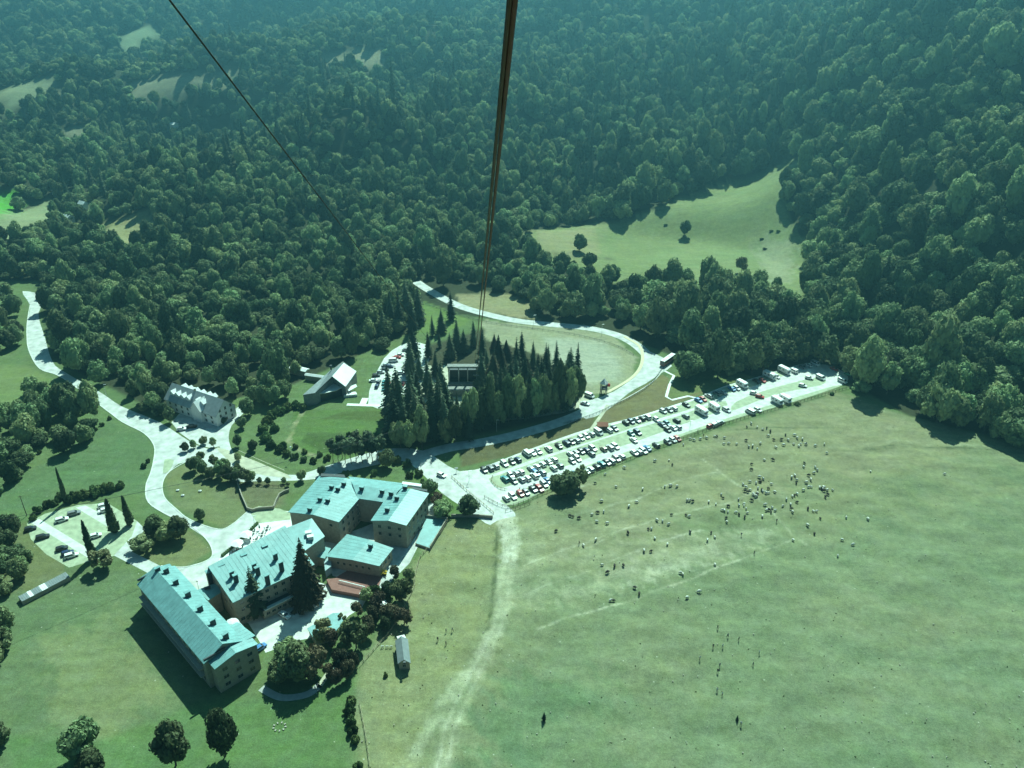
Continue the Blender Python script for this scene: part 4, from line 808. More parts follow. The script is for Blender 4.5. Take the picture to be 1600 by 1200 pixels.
# ------------------------------------------------------------------ vehicles
def car_parts(kind):
    """returns dict part -> mesh builder; x forward"""
    if kind=='hatchback': L,Wd,Hh,hood,rear=4.0,1.72,1.5,.95,.12
    elif kind=='saloon': L,Wd,Hh,hood,rear=4.5,1.75,1.43,1.15,.75
    elif kind=='estate': L,Wd,Hh,hood,rear=4.6,1.78,1.6,1.1,.1
    elif kind=='van': L,Wd,Hh,hood,rear=5.0,1.92,2.0,.6,.05
    h=L/2; w=Wd/2; bz=.92 if kind!='van' else 1.1; fx=h-hood; rx=-h+rear; ft=fx-.75; rt=rx+(.35 if kind!='van' else .1); tw=w*.80 if kind!='van' else w*.92
    body=MB()
    # lower hull: stations (x, z_low, z_top, half width)
    st=[(h,.42,.62,w*.82),(h-.12,.28,.72,w*.95),(fx+.1,.24,bz-.06,w),(fx-.1,.24,bz,w),(rx+.1,.24,bz,w),(rx-.02 if rear>.3 else -h+.1,.26,bz-.02,w*.98),(-h+.06,.3,bz-.1,w*.94),(-h,.42,bz-.25,w*.86)]
    vs=[];fs=[]
    for (x_,zl,zh,ww) in st: vs+=[(x_,-ww*.94,zl),(x_,-ww,zl+.22*(zh-zl)),(x_,-ww,zh-.1),(x_,-ww*.93,zh),(x_,ww*.93,zh),(x_,ww,zh-.1),(x_,ww,zl+.22*(zh-zl)),(x_,ww*.94,zl)]
    for i in range(len(st)-1):
        for k in range(8): a=8*i+k;b_=8*i+(k+1)%8; fs.append((a,a+8,b_+8,b_))
    fs+=[tuple(range(8)),tuple(range(8*len(st)-1,8*len(st)-9,-1))]
    body.add(vs,fs)
    g=[(fx,-w*.92,bz-.02),(fx,w*.92,bz-.02),(rx,w*.92,bz-.02),(rx,-w*.92,bz-.02),(ft,-tw,Hh-.04),(ft,tw,Hh-.04),(rt,tw,Hh-.04),(rt,-tw,Hh-.04),((ft*.7+rt*.3),-tw*.8,Hh),((ft*.7+rt*.3),tw*.8,Hh),((ft*.2+rt*.8),tw*.8,Hh),((ft*.2+rt*.8),-tw*.8,Hh)]
    body.add(g,[(0,1,5,4),(1,2,6,5),(2,3,7,6),(3,0,4,7),(4,5,9,8),(5,6,10,9),(6,7,11,10),(7,4,8,11),(8,9,10,11)])
    for yy in(-w-.06,w+.06): body.box((fx-.25,yy,bz+.05),(.16,.14,.12))
    G_={k:Vector(v) for k,v in enumerate(g)}
    def pane(i0,i1,i2,i3,ins=.12,off=.015):
        P=[G_[i] for i in(i0,i1,i2,i3)]; c=sum(P,Vector())/4; n=((P[1]-P[0]).cross(P[3]-P[0])).normalized(); P=[p+(c-p)*ins for p in P]
        return MB().add([p+n*off for p in P]+[p-n*.01 for p in P],[(0,1,2,3),(7,6,5,4),(0,4,5,1),(1,5,6,2),(2,6,7,3),(3,7,4,0)])
    out={'body':body,'windscreen':pane(0,1,5,4),'rear_window':pane(2,3,7,6),'side_window':[pane(1,2,6,5),pane(3,0,4,7)]}
    wx=h-.78
    out['wheel']=[((sx*wx if sx>0 else -h+.75),sy*(w-.1),.32) for sx in(1,-1) for sy in(1,-1)]
    return out
WHEEL=(lambda mb:mb.mesh('wheel','rubber'))(MB().tube((0,-.11,0),(0,.11,0),.32,n=10))
WHEELB=MB().tube((0,-.14,0),(0,.14,0),.45,n=10).mesh('wheel','rubber')
CACHE={}
def car_meshes(kind,col):
    if (kind,col) in CACHE: return CACHE[kind,col]
    if kind not in CACHE:
        p=car_parts(kind); CACHE[kind]=p; p['_g']={'windscreen':p['windscreen'].mesh('windscreen','glass_dark'),'rear_window':p['rear_window'].mesh('rear_window','glass_dark'),'side_window':[q.mesh('side_window','glass_dark') for q in p['side_window']]}
    p=CACHE[kind]; b=MB(); b.v=list(p['body'].v); b.f=p['body'].f; b.m=p['body'].m
    CACHE[kind,col]=(b.mesh('body','paint_'+col.replace(' ','_')),p); return CACHE[kind,col]
def car(kind,col,x,y,rz,label,group,z=0.05,cat='car'):
    bm_,p=car_meshes(kind,col); t=thing('parked_'+('van' if kind=='van' else 'car'),(x,y,z),rz,label,'van' if kind=='van' else cat,group)
    link('body',bm_,t); link('windscreen',p['_g']['windscreen'],t); link('rear_window',p['_g']['rear_window'],t)
    for q in p['_g']['side_window']: link('side_window',q,t)
    for q in p['wheel']: link('wheel',WHEEL,t,q)
    return t
def motorhome(x,y,rz,label,group,L=6.6,tr=False,z=.05):
    k=('mh',L,tr)
    if k not in CACHE:
        h=L/2; prof=[(-h,.45),(h-(.05 if tr else 1.0),.45),(h-.0 if tr else h-.05,.6),(h,1.0),(h-(.1 if tr else .55),1.25 if not tr else 1.6),(h-(.25 if tr else .95),1.9),(h-(.5 if tr else .25),2.15),(h-(.8 if tr else .45),2.65 if not tr else 2.45),(h-1.2,2.9 if not tr else 2.6),(-h+.25,2.9 if not tr else 2.6),(-h,2.7 if not tr else 2.4)]
        n=len(prof); w=1.12; vs=[(a,-w,c) for a,c in prof]+[(a,w,c) for a,c in prof]
        b=MB().add(vs,[tuple(range(n)),tuple(range(2*n-1,n-1,-1))]+[(i,n+i,n+(i+1)%n,(i+1)%n) for i in range(n)]).box((-.3,0,2.96 if not tr else 2.66),(.8,.7,.14))
        CACHE[k]=(b.mesh('body','paint_white'),[MB().box((xx,sy*w,1.85),(1.0,.04,.55)).mesh('side_window','glass_dark') for xx in(-h*.55,0.2) for sy in(1,-1)],MB().box((-h,0,1.9),(.04,1.2,.6)).mesh('rear_window','glass_dark'),MB().box((h-.8 if not tr else h-.3,0,1.57 if not tr else 1.8),(.06 if tr else .65,1.8,.55)).mesh('windscreen','glass_dark'))
    b,sw_,rw,wsn=CACHE[k]; t=thing('caravan' if tr else 'motorhome',(x,y,z),rz,label,'caravan' if tr else 'motorhome',group); link('body',b,t); link('rear_window',rw,t); link('windscreen' if not tr else 'front_window',wsn,t)
    for q in sw_: link('side_window',q,t)
    for sx in ((L/2-1.1,-L/2+1.5) if not tr else (-.2,)):
        for sy in(1,-1): link('wheel',WHEEL,t,(sx,sy*1.0,.34))
    return t
ORD=['first','second','third','fourth','fifth','sixth','seventh','eighth','ninth','tenth','eleventh','twelfth','thirteenth','fourteenth','fifteenth','sixteenth','seventeenth','eighteenth','nineteenth','twentieth']+['twenty-'+q for q in('first','second','third','fourth','fifth','sixth','seventh','eighth','ninth')]+['thirtieth']
pa=math.atan2(*(np.array(G(1060,690))-np.array(G(790,776)))[::-1]); PERP=pa-PI/2+.06
C_={'w':'white','s':'silver','g':'grey','k':'black','n':'dark blue','b':'blue','r':'red','t':'teal','e':'green','y':'beige'}
ROWS={
 'long car park\'s embankment row':[(756.5,736,'k'),(766,733,'g'),(775,730,'s'),(788,726,'w'),(800,723,'k'),(809,720,'n'),(823,710,'wv'),(832,709,'w'),(841,707,'s'),(857,703,'w'),(873,698,'k'),(885,694,'n'),(893,692,'k'),(901,690,'s'),(908,686,'w'),(916,683,'w'),(924,680,'s'),(935,677,'wv'),(952,674,'w'),(960,671,'n'),(977.5,662,'k'),(986,660,'n'),(995,658,'s'),(1003,655.5,'k'),(1011,653,'w')],
 'long car park\'s upper right row':[(1025.5,657,'w'),(1036,644,'s'),(1045,642,'g'),(1053,640,'w'),(1072,634,'k'),(1091,627,'b'),(1098,625,'r'),(1107.5,620,'w'),(1120,616,'g'),(1129,614,'s'),(1143,609,'b'),(1151,608,'w'),(1159,604,'M'),(1182,597,'k'),(1191,596,'r'),(1202,590,'M'),(1213,590,'w'),(1225,582,'M'),(1239,581,'wv'),(1254,575,'g'),(1263,572,'w'),(1274,570,'wv')],
 'long car park\'s upper middle row':[(789,750,'t'),(798,744,'w'),(806,741,'s'),(814,739,'w'),(830,734,'s'),(839,731,'w'),(848,727,'w'),(857,723,'s'),(866,720,'w'),(891,711,'w'),(899,709,'s'),(908,707,'k'),(916,705,'n'),(926,702,'w'),(943,703,'y'),(953,701,'s'),(961,699,'w'),(986,679,'t'),(996,677,'n'),(1034,665,'n'),(1042,663,'t'),(1057,659,'k'),(1071,652,'g'),(1096,646,'M'),(1116,640,'M'),(1135,642,'s'),(1178,616,'w'),(1187,621,'r'),(1254,604,'w'),(1264,592,'w'),(1282,592,'wv')],
 'long car park\'s lower middle row':[(803,753,'g'),(815,751,'s'),(824,749,'w'),(835,745,'w'),(837,741,'b'),(848,740,'s'),(865,733,'w'),(875,729,'g'),(894,722,'s'),(902,718,'w'),(924,711,'g'),(990,689,'w'),(1043,673,'k'),(1051,670,'w'),(1059,669,'s')],
 'long car park\'s fence row':[(791,780,'w'),(801,777,'w'),(813,773,'r'),(822,771,'g'),(833,766,'k'),(840,761,'s'),(843,765,'r'),(850,758,'s'),(856,753,'b'),(897,743,'b'),(915,738,'g'),(923,735,'w'),(932,731,'k'),(940,727,'t'),(948,724,'k'),(955,722,'w'),(963,718,'s'),(971,715,'w'),(991,709,'w'),(998,708,'s'),(1005,706,'w'),(1011,702,'b'),(1025,697,'k'),(1043,692,'g'),(1051,689,'w'),(1058,687,'r'),(1110,667,'r'),(1118,665,'w'),(1125,662,'s'),(1172,645,'wv'),(1184,642,'w'),(1214,630,'M'),(1227,627,'M'),(1303,578,'r'),(1316,597,'wv'),(1325,586,'e')]}
for row,L in ROWS.items():
    L=sorted(L); n=len(L); placed=[]
    for i,(px,py,c) in enumerate(L):
        x_,y_=G(px,py); kind='van' if c.endswith('v') else random.choice(['hatchback','saloon','estate','hatchback']); cc=c[0]
        pos='leftmost' if i==0 else ('rightmost' if i==n-1 else ORD[i]+' from the left') if i<=n/2 else ('rightmost' if i==n-1 else ORD[n-1-i]+' from the right')
        ang=PERP+random.uniform(-.06,.06)+(PI if random.random()<.5 else 0)
        if (px,py) in((1178,616),(1187,621),(1254,604),(1264,592)): ang=PERP+.5
        if (px,py) in((1110,667),(1118,665),(1125,662)): ang=pa+.1
        if cc=='M': motorhome(x_,y_,ang if ang<PERP+1 else ang-PI,'white motorhome, %s in the %s'%(pos,row),'motorhomes in the long car park',6.9 if px in(1225,1096,1202) else 6.0)
        else: car(kind,C_[cc],x_,y_,ang,'%s %s, %s in the %s'%(C_[cc],'van' if kind=='van' else kind,pos,row),'vehicles in the long car park')
ROWS2={
 'left line of the restaurant car park':[(584,596,'w'),(588,588,'k'),(595,583,'s'),(601,579,'k'),(603,572,'s'),(609,574,'n'),(615,565,'wv'),(620,560,'r'),(625,556,'w'),(635,548,'g')],
 'middle of the restaurant car park':[(592,598,'g'),(600,599,'t'),(607,600,'r'),(623,602,'s'),(630,601,'r')],
 'lower line of the restaurant car park':[(589,605,'n'),(600,608,'t'),(611,609,'k'),(617,608,'w'),(624,609,'t')],
 'right line of the restaurant car park':[(627,584,'w'),(633,581,'k'),(637,577,'g'),(641,572,'s'),(664,585,'w')]}
for row,L in ROWS2.items():
    L=sorted(L)
    for i,(px,py,c) in enumerate(L):
        pos='leftmost' if i==0 else ('rightmost' if i==len(L)-1 else ORD[i]+' from the left'); x_,y_=G(px,py); kind='van' if c.endswith('v') else random.choice(['hatchback','saloon'])
        car(kind,C_[c[0]],x_,y_,(.1 if 'left' in row or 'right' in row else 1.5)+random.uniform(-.08,.08),'%s %s, %s in the %s'%(C_[c[0]],'van' if kind=='van' else kind,pos,row),'vehicles in the restaurant car park')
L=[(48,828,'k','hatchback','black hatchback alone at the left edge of the hotel car park'),(67,841,'k','estate','black estate car, second up on the left side of the hotel car park'),(97,859,'k','hatchback','black hatchback left of the white car in the hotel car park'),(106,866,'n','hatchback','dark blue hatchback squeezed between a black and a white car'),(112,870,'w','estate','white estate car at the bottom corner of the hotel car park'),(97,814,'w','estate','white estate car in the middle of the hotel car park'),(116,804,'g','estate','grey estate car right of the white one in the hotel car park'),(162,792,'w','hatchback','upper white hatchback beside the dark cypresses'),(164,799,'w','saloon','lower white saloon beside the dark cypresses'),(150,839,'w','hatchback','white hatchback half hidden behind the left cypress')]
for px,py,c,k,lb in L: car(k,C_[c],*G(px,py),.52+random.uniform(-.05,.05),lb,'cars in the hotel car park')
car('saloon','white',*G(489,944),-.75,'white saloon at the corner of the hotel service yard',None); car('saloon','white',*G(445,963),-.6,'white saloon in the shaded service yard below the annexe',None)
car('hatchback','white',*G(690,744),-.6,'white hatchback at the road junction by the car park entrance',None); car('van','white',*G(921,620),-.7,'white van at the edge of the conifers by the upper road',None); car('saloon','silver',*G(914,632),-.5,'silver saloon in the conifer shade beside the upper road',None)
car('hatchback','white',*G(284,672),.2,'white hatchback in the shaded yard before the stone lodge',None); car('saloon','black',*G(300,668),.2,'black saloon in the shaded yard before the stone lodge',None)
car('hatchback','blue',*G(407,1014),.9,'blue hatchback against the wall at the near end of the long hotel wing',None)
# coach
x0,y0=G(1033,574);x1,y1=G(1053,560); a=math.atan2(y1-y0,x1-x0); t=thing('coach',((x0+x1)/2,(y0+y1)/2,.06),a,'white roofed coach with dark red sides on the outside of the road bend','bus')
MB().box((0,0,1.75),(11.5,2.5,2.5),0,0).box((0,0,3.06),(11.3,2.4,.14),0,1).box((2,0,3.2),(2,1.4,.18),0,1).box((-3,0,3.2),(2,1.4,.18),0,1).obj('body',['red_and_lens_maroon','roof_white_and_lit'],t)
for sy in(1,-1): MB().box((0,sy*1.26,2.3),(10.6,.04,.9)).obj('side_window','glass_dark',t)
MB().box((-5.77,0,2.0),(.04,2.2,1.4)).obj('windscreen','glass_dark',t)
for sx in(3.6,-3.8):
    for sy in(1,-1): link('wheel',WHEELB,t,(sx,sy*1.12,.45))
# ------------------------------------------------------------------ conifers round the station and garden trees
pts=[(612,655),(618,640),(624,672),(632,628),(634,690),(640,655),(645,610),(650,680),(655,640),(657,590),(662,660),(665,615),(668,560),(672,685),(676,640),(680,590),(684,665),(685,620),(690,545),(694,640),(698,690),(700,560),(712,648),(715,545),(720,668),(728,552),(732,690),(738,655),(740,540),(748,672),(752,560),(757,640),(760,585),(765,660),(768,610),(772,548),(778,635),(780,575),(785,600),(792,650),(795,560),(798,625),(805,590),(812,645),(815,570),(818,615),(826,600),(830,640),(835,575),(842,620),(850,595),(852,640),(860,580),(864,618),(872,598),(876,636),(884,585),(890,612),(900,600),(905,622),(640,585),(650,560),(775,600),(755,610),(765,625),(768,650),(776,656),(784,648),(800,652),(806,640),(820,640),(826,650),(838,640),(846,634),(858,634),(868,630),(882,630),(890,626),(898,620),(744,660),(724,680),(708,676),(690,680),(645,665),(628,672),(616,690),(850,610),(836,615),(806,612),(790,630),(706,652),(728,652),(745,648),(697,655)]
for i,(px,py) in enumerate([(752,668),(766,664),(780,664),(795,660),(809,658),(822,657),(836,654),(849,651),(862,648),(875,644),(888,640),(899,634),(738,672),(712,690),(700,692),(660,702),(640,702),(646,690),(626,700)]):
    tree('broadleaf_tree',BROAD[i%6],TR_B,*G(px,py),0,random.uniform(4.2,5.4),'tall dense tree added along the lower plantation edge to shade the road','tree','added shade trees edging the plantation',sz=random.uniform(13,17)*(1 if px>735 else .7))  # row added to cast solid shade over the road
rusty={(785,600),(795,560),(772,548),(826,600),(768,610),(780,575)}
for i,(px,py) in enumerate(pts):
    if 698<px<748 and 565<py<645: continue
    if i%7==3 and not 700<px<900: continue
    x_,y_=G(px+random.uniform(-4,4),py+random.uniform(-3,3)); h=(18+(py-600)*.09+random.uniform(-5,4))*(1.0 if not(700<px<750 and py>640) else .55); r=h*random.uniform(.85,1.1)
    lb='tall dark spruce in the plantation left of the cable car station' if px<722 else 'tall dark spruce in the plantation between the station and the oval clearing'
    if (px,py) in rusty: lb='brownish spruce on the upper side of the plantation right of the station'
    tree('spruce_tree',SPRU_R[0] if (px,py) in rusty else SPRU[i%4],TR_S,x_,y_,0,r,lb,'tree',('spruces left of the station' if px<722 else 'spruces right of the station') if (px,py) not in rusty else 'brownish spruces by the station',sz=h)
for i,(px,py,h) in enumerate([(705,500,17),(690,520,14),(676,525,12),(655,505,22),(645,520,20),(636,500,24),(625,515,23),(612,512,20),(600,530,18)]):
    tree('spruce_tree',SPRU[i%4],TR_S,*G(px,py),0,h,'spruce %s'%(['standing alone on the road verge','small and slim below the verge','small beside the upper road grass','at the right end of the tall group by the upper road','second of the tall group by the upper road','tallest of the group by the upper road','behind the restaurant car park','dark and broad at the left of the tall group','lowest one behind the restaurant'][i]),'tree')
for i,(px,py) in enumerate([(521,722),(529,724),(540,723),(549,725),(557,722),(566,724),(574,720),(582,722),(590,718),(535,716),(560,714),(578,712),(598,712)]):
    tree('pine_tree',PINE[i%2],TR_P,*G(px,py),0,random.uniform(3.6,4.6),'dark pine with bare trunk in the clump below the terraced lawn','tree','pines below the terraced lawn')
GT_=[ # px,py(base),radius scale,zscale,mesh list,label
 (885,772,6.2,6.0,BROAD,'round broadleaf tree overhanging the fence side of the long car park'),(906,762,3.6,6.2,OLIVE,'slim pale tree beside the round one in the car park'),
 (690,806,4.2,4.2,BROAD,'bushy tree left of two beside the road to the meadow track'),(732,806,4.6,4.2,BROAD,'bushy tree right of two beside the road to the meadow track'),(672,775,3.2,4.0,BROAD,'small tree behind the upper right corner of the hotel'),(682,790,3.0,3.4,RUST,'brownish bush behind the upper right corner of the hotel'),
 (605,728,3.6,4.6,BROAD,'pale green tree above the roof of the U-shaped block'),(245,838,4.2,5.0,BROAD,'left one of the two rounded trees on the hotel drive lawn'),(262,842,4.4,4.6,BROAD,'middle rounded tree on the hotel drive lawn'),(282,842,4.2,4.6,BROAD,'right one of the rounded trees on the hotel drive lawn'),
 (225,860,4.8,3.4,OLIVE,'spreading olive green tree with visible trunk beside the cypresses'),(162,888,4.4,5.0,OLIVE,'leafy tree right of the lone cypress'),(313,812,1.9,2.8,BROAD,'small dark shrub tree beside the drive bend'),
 (470,1062,5.8,7.4,BROAD,'tall dark tree right of the near end of the long wing'),(452,1050,5.4,7.0,BROAD,'dense dark tree nearest the near end of the long wing'),(492,1058,4.8,6.8,RUST,'brownish dark tree right of the dense pair'),(438,1062,4.0,4.0,BROAD,'low round tree beside the wing wall'),
 (506,1002,3.4,5.2,OLIVE,'pale slim tree before the garden pavilion'),(557,1012,4.4,6.0,OLIVE,'large pale tree below the service yard'),(628,940,4.2,5.8,OLIVE,'pale airy tree at the meadow fence'),(606,934,2.8,4.0,BROAD,'dark green tree left of the pale airy one'),(590,952,3.2,4.2,RUST,'reddish dark tree by the terrace end'),
 (574,938,2.2,2.8,BROAD,'small tree at the right end of the raised terrace'),(586,925,2.0,2.6,SHRUB,'bluish green bush beside the terrace'),(612,968,3.4,3.8,RUST,'tree standing in for purple shadow above the meadow fence'),(632,975,3.0,3.8,RUST,'tree standing in for purple shadow nearest the meadow'),  # last two trees are added where only purple shadow lies
 (135,1180,5.0,7.4,BROAD,'round crowned tree at the bottom left corner lawn'),(275,1196,4.8,7.4,BROAD,'tree at the bottom edge below the hotel shadow tip'),(352,1182,3.8,9.5,BROAD,'tall tree at the bottom edge right of the hotel shadow tip'),(148,1208,4.0,4.6,BROAD,'second tree behind the round crowned one at the bottom'),
 (0,985,4.2,5.4,BROAD,'tree cut by the left edge beside the lawn'),(8,1015,3.4,4.6,OLIVE,'lower pale tree at the left edge'),(0,1160,3.2,4.4,BROAD,'dark tree at the lower left edge'),
 (1070,368,5.6,6.6,BROAD,'lone round tree in the middle of the upper meadow'),(905,392,6.0,8.0,BROAD,'upper of two trees at the left of the upper meadow'),(921,418,6.2,7.5,BROAD,'lower of two trees at the left of the upper meadow'),(1158,426,5.0,8.0,RUST,'dark spiky tree at the lower right of the upper meadow'),
 (1212,455,4.6,6.2,BROAD,'slim tree at the right end of the meadow belt'),(1345,612,5.6,4.2,BROAD,'broad low tree at the far end of the long car park'),(1335,600,3.6,7,BROAD,'pointed pale tree at the far end of the long car park'),(1300,617,1.6,1.4,SHRUB,'small bush on the fence near the far end'),(1246,632,2.0,1.2,SHRUB,'low hedge bush on the car park fence'),
 (850,1125,1.5,3.2,SPRU,'dark narrow bush alone in the lower meadow'),(1151,1128,1.1,2.6,SPRU,'dark narrow bush in the lower right meadow'),(603,1057,.8,1.6,SHRUB,'small shrub left of the stone hut'),
 (545,668+12,1.0,1.8,SHRUB,'tiny young tree on the terraced lawn'),(1040,536,1.2,1.5,SHRUB,'small bush on the grass corner by the upper road')]
for i,(px,py,r,h,ms,lb) in enumerate(GT_):
    if ms is not SPRU and py>640: r*=1.22; h*=1.2
    x_,y_=(GT(px,py) if py<440 else G(px,py)); zz=h1(x_,y_) if py<440 else 0
    if ms is SPRU: tree('shrub',SPRU[i%4],TR_S,x_,y_,zz,r*2.6,lb,'bush',sz=h,crownname='foliage')
    elif ms is SHRUB: tree('shrub',SHRUB[i%2],None,x_,y_,zz,r,lb,'bush',sz=h,crownname='foliage')
    else: tree('broadleaf_tree' if ms is not PINE else 'pine_tree',ms[i%len(ms)],TR_P if ms is PINE else TR_B,x_,y_,zz-.1,r,lb,'tree',sz=h)
# big spruces at the hotel
tree('spruce_tree',SPRU_R[0],TR_S,*G(482,940),0,19,'huge brownish spruce standing against the central hotel block','tree',sz=25)
tree('spruce_tree',SPRU[1],TR_S,*G(402,960),0,17,'smaller green spruce before the central hotel block','tree',sz=19)
for px,py,s_,h,lb in ((146,873,3.6,3.55,'lone tall dark cypress in the middle of the hotel car park'),(180,832,4.6,3.2,'broad dark cypress, left one of the pair'),(203,820,3.6,2.8,'dark cypress, right one of the pair'),(104,785,2.4,3.4,'slim dark cypress behind the hotel car park')):
    tree('cypress_tree',CYP[0],TR_C,*G(px,py),0,s_,lb,'tree',sz=h)
# street trees in the grove by the roundabout
for i,(px,py,s_) in enumerate([(305,735,3.0),(318,742,2.8),(330,748,2.6),(345,745,2.8),(358,752,3.0),(370,750,2.6),(383,755,3.0),(335,728,2.4),(352,735,2.4),(372,742,2.2),(392,752,2.4),(372,698,2.2),(396,705,2.2),(372,720,1.8),(315,722,2.2)]):
    tree('street_tree',(BROAD+OLIVE)[i%8],TR_T,*G(px,py),0,s_*1.15,'small leafy tree in the grove between the two roads above the hotel lawn','tree','trees of the roadside grove',sz=s_*1.6)
for px,py,s_,lb in ((406,755,1.5,'left one of three little trees above the terraced retaining wall'),(419,756,1.6,'middle one of three little trees above the retaining wall'),(444,755,1.5,'right one of three little trees above the retaining wall'),(473,750,2.8,'leafy tree on the road verge beside the hotel roof'),(504,742,2.4,'narrow tree right behind the hotel roof'),(450,760,1.2,'tiny tree at the hotel roof corner'),(395,700,2.0,'young tree in the bright parking bay')):
    tree('street_tree',BROAD[0],TR_T,*G(px,py),0,s_*.9,lb,'tree',sz=s_*1.3)
for i,(px,py,r) in enumerate([(473,640,2.8),(463,636,3.0),(450,640,3.2),(438,645,3.2),(427,652,3.4),(418,662,3.4),(412,674,3.4),(415,688,3.2),(425,698,3.0),(437,705,2.6),(448,712,2.4),(460,716,2.2),(475,720,2.0),(490,722,2.0),(430,672,3.0),(442,700,2.6),(430,632,4.8),(412,632,4.4),(445,622,4.5)]):
    tree('broadleaf_tree' if i>15 else 'shrub',(BROAD if i>15 else SHRUB)[i%2],TR_B if i>15 else None,*G(px,py),0,r,'bushy tree left of the restaurant at the wood edge' if i>15 else 'leafy bush in the curved hedge round the terraced lawn','tree' if i>15 else 'bush','bushy trees left of the restaurant' if i>15 else 'bushes of the curved hedge',sz=r*(1.5 if i>15 else 1.3),crownname='crown' if i>15 else 'foliage')
for i,(px,py,r) in enumerate([(95,780,2.4),(110,783,3),(122,780,2.8),(135,776,2.6),(150,770,3.0),(162,768,3.2),(175,766,2.8),(188,762,2.2),(75,792,2.4),(60,800,2.2),(88,788,2.0),(225,730,1.6),(232,722,1.3),(52,812,1.8),(150,775,2.6)]):
    tree('shrub',SHRUB[i%2],None,*G(px,py),0,r,'dark bush in the hedge bank between the left meadow and the hotel car park','bush','bushes of the left hedge bank',sz=r*1.4,crownname='foliage')
for i,(px,py,r) in enumerate([(172,655,1.4),(160,665,1.4),(150,672,1.3),(130,680,1.2),(110,688,1.2),(98,692,1.1),(62,708,1.4)]):
    tree('shrub',SHRUB[i%2],None,*G(px,py),0,r,'small bush in the line along the upper side of the left meadow','bush','bushes along the upper left meadow',sz=r*1.4,crownname='foliage')
for i,(px,py,r) in enumerate([(548,1100,2.0),(546,1115,2.2),(550,1130,2.0),(552,1145,1.8),(555,1160,1.7),(560,1200,1.6),(545,1060,3.0),(532,1045,3.2),(528,1070,2.6),(555,1040,2.4),(515,1060,2.4)]):
    tree('shrub',RUST[0] if i>5 else SHRUB[i%2],None,*G(px,py),0,r,'shrub coloured as purplish shadow by the path below the service yard' if i>5 else 'bush in the hedge line running down to the bottom edge','bush','shadow-coloured shrubs below the service yard' if i>5 else 'bushes of the hedge line to the bottom edge',sz=r*1.6,crownname='foliage')  # later shrubs carry the purplish shadow of this spot in their colour
tree('shrub',SHRUB[0],None,*G(601,898),0,1.2,'green bush with yellow blossom at the pavilion corner','bush',crownname='foliage')
mb=MB(); x_,y_=G(601,898); vv,ff=ICO1
for k in range(16): cx,cy,cz=random.uniform(-1.2,1.2),random.uniform(-1.2,1.2),random.uniform(.9,1.6); mb.add([(cx+p[0]*.25,cy+p[1]*.25,cz+p[2]*.2) for p in vv],ff)
o=mb.obj('yellow_flowers','flower_yellow',None,(x_,y_,0)); tag(o,'cluster of yellow blossom on the bush beside the pavilion','flowers')
# terrace hedge
P=spline(GP([(348,869),(375,846),(402,819)]),10); mb=MB(); vv,ff=ICO1
for p in P: mb.add([(p[0]+q[0]*.7*random.uniform(.8,1.2),p[1]+q[1]*.7*random.uniform(.8,1.2),.45+q[2]*.6) for q in vv],ff)
o=mb.obj('clipped_hedge','leaf_shrub',None,(0,0,0)); tag(o,'clipped hedge along the bright hotel terrace','hedge')
# parasols and tables on the terrace
for px,py,op,lb in ((386,842,1,'open white parasol in the middle of the hotel terrace'),(372,856,1,'open white parasol near the lower end of the hotel terrace'),(392,846,0,'closed dark parasol right of the open white one'),(380,854,0,'closed dark parasol between the two open ones'),(406,828,0,'closed dark parasol near the upper end of the terrace'),(360,873,0,'closed dark parasol at the lower end of the terrace')):
    t=thing('parasol',(*G(px,py),.06),0,lb,'parasol'); MB().tube((0,0,0),(0,0,2.5),.05).obj('pole','dark_metal_and_shade',t)
    if op: MB().cone((0,0,2.1),2.2,.6,8).obj('canopy','white_paint',t)
    else: MB().cone((0,0,1.0),.34,1.8,8).obj('canopy','cloth_dark',t)
for i,(px,py) in enumerate([(401,845),(418,827),(397,833),(369,864),(378,860),(410,836),(398,852)]):
    t=thing('terrace_table',(*G(px,py),.06),0,'small dark table with chairs on the bright hotel terrace','table','tables on the hotel terrace'); MB().tube((0,0,.7),(0,0,.75),.55,n=10).tube((0,0,0),(0,0,.7),.05).obj('tabletop','dark_metal_and_shade',t)
    for k in range(4): a=k*PI/2; MB().box((math.cos(a)*.95,math.sin(a)*.95,.45),(.42,.42,.06)).box((math.cos(a)*1.15,math.sin(a)*1.15,.7),(.08 if k%2==0 else .42,.42 if k%2==0 else .08,.5)).obj('chair','wood_dark',t)
# lamps and poles
for i,(px,py,r) in enumerate([(252,650,4.0),(266,660,3.4),(388,648,4.2),(398,628,4.6),(380,668,2.8),(303,700,2.0),(318,694,2.2),(334,698,2.0),(240,640,4.5),(350,662,1.8),(290,705,2.2),(365,618,4.6),(376,604,5.0),(350,600,5.0)]):
    tree('broadleaf_tree',BROAD[(i+2)%6],TR_B,*G(px,py),0,r,'broadleaf tree crowding round the stone lodge','tree','trees round the stone lodge',sz=r*1.35)
for i,(px,py,r) in enumerate([(560,962,2.4),(542,1000,2.6),(585,970,2.6),(602,985,2.2),(575,990,3.0),(535,975,1.8),(520,1010,2.8),(640,905,2.2),(618,905,2.4)]):
    tree('broadleaf_tree',(BROAD+OLIVE)[(i*3)%8] if i%2 else RUST[0],TR_B,*G(px,py),0,r*1.15,'small garden tree between the service yard and the meadow fence','tree','garden trees below the service yard',sz=r*1.6)
for i,(px,py,r) in enumerate([(462,700,1.8),(476,708,1.6),(500,712,1.8),(512,718,2.0),(620,722,2.6),(636,728,2.4),(655,742,2.4),(640,745,2.0),(662,758,2.2),(540,742,1.8),(585,742,2.0)]):
    tree('shrub',SHRUB[i%2],None,*G(px,py),0,r,'leafy shrub on the banks between the terraced lawn and the hotel','bush','shrubs between terraced lawn and hotel',sz=r*1.4,crownname='foliage')
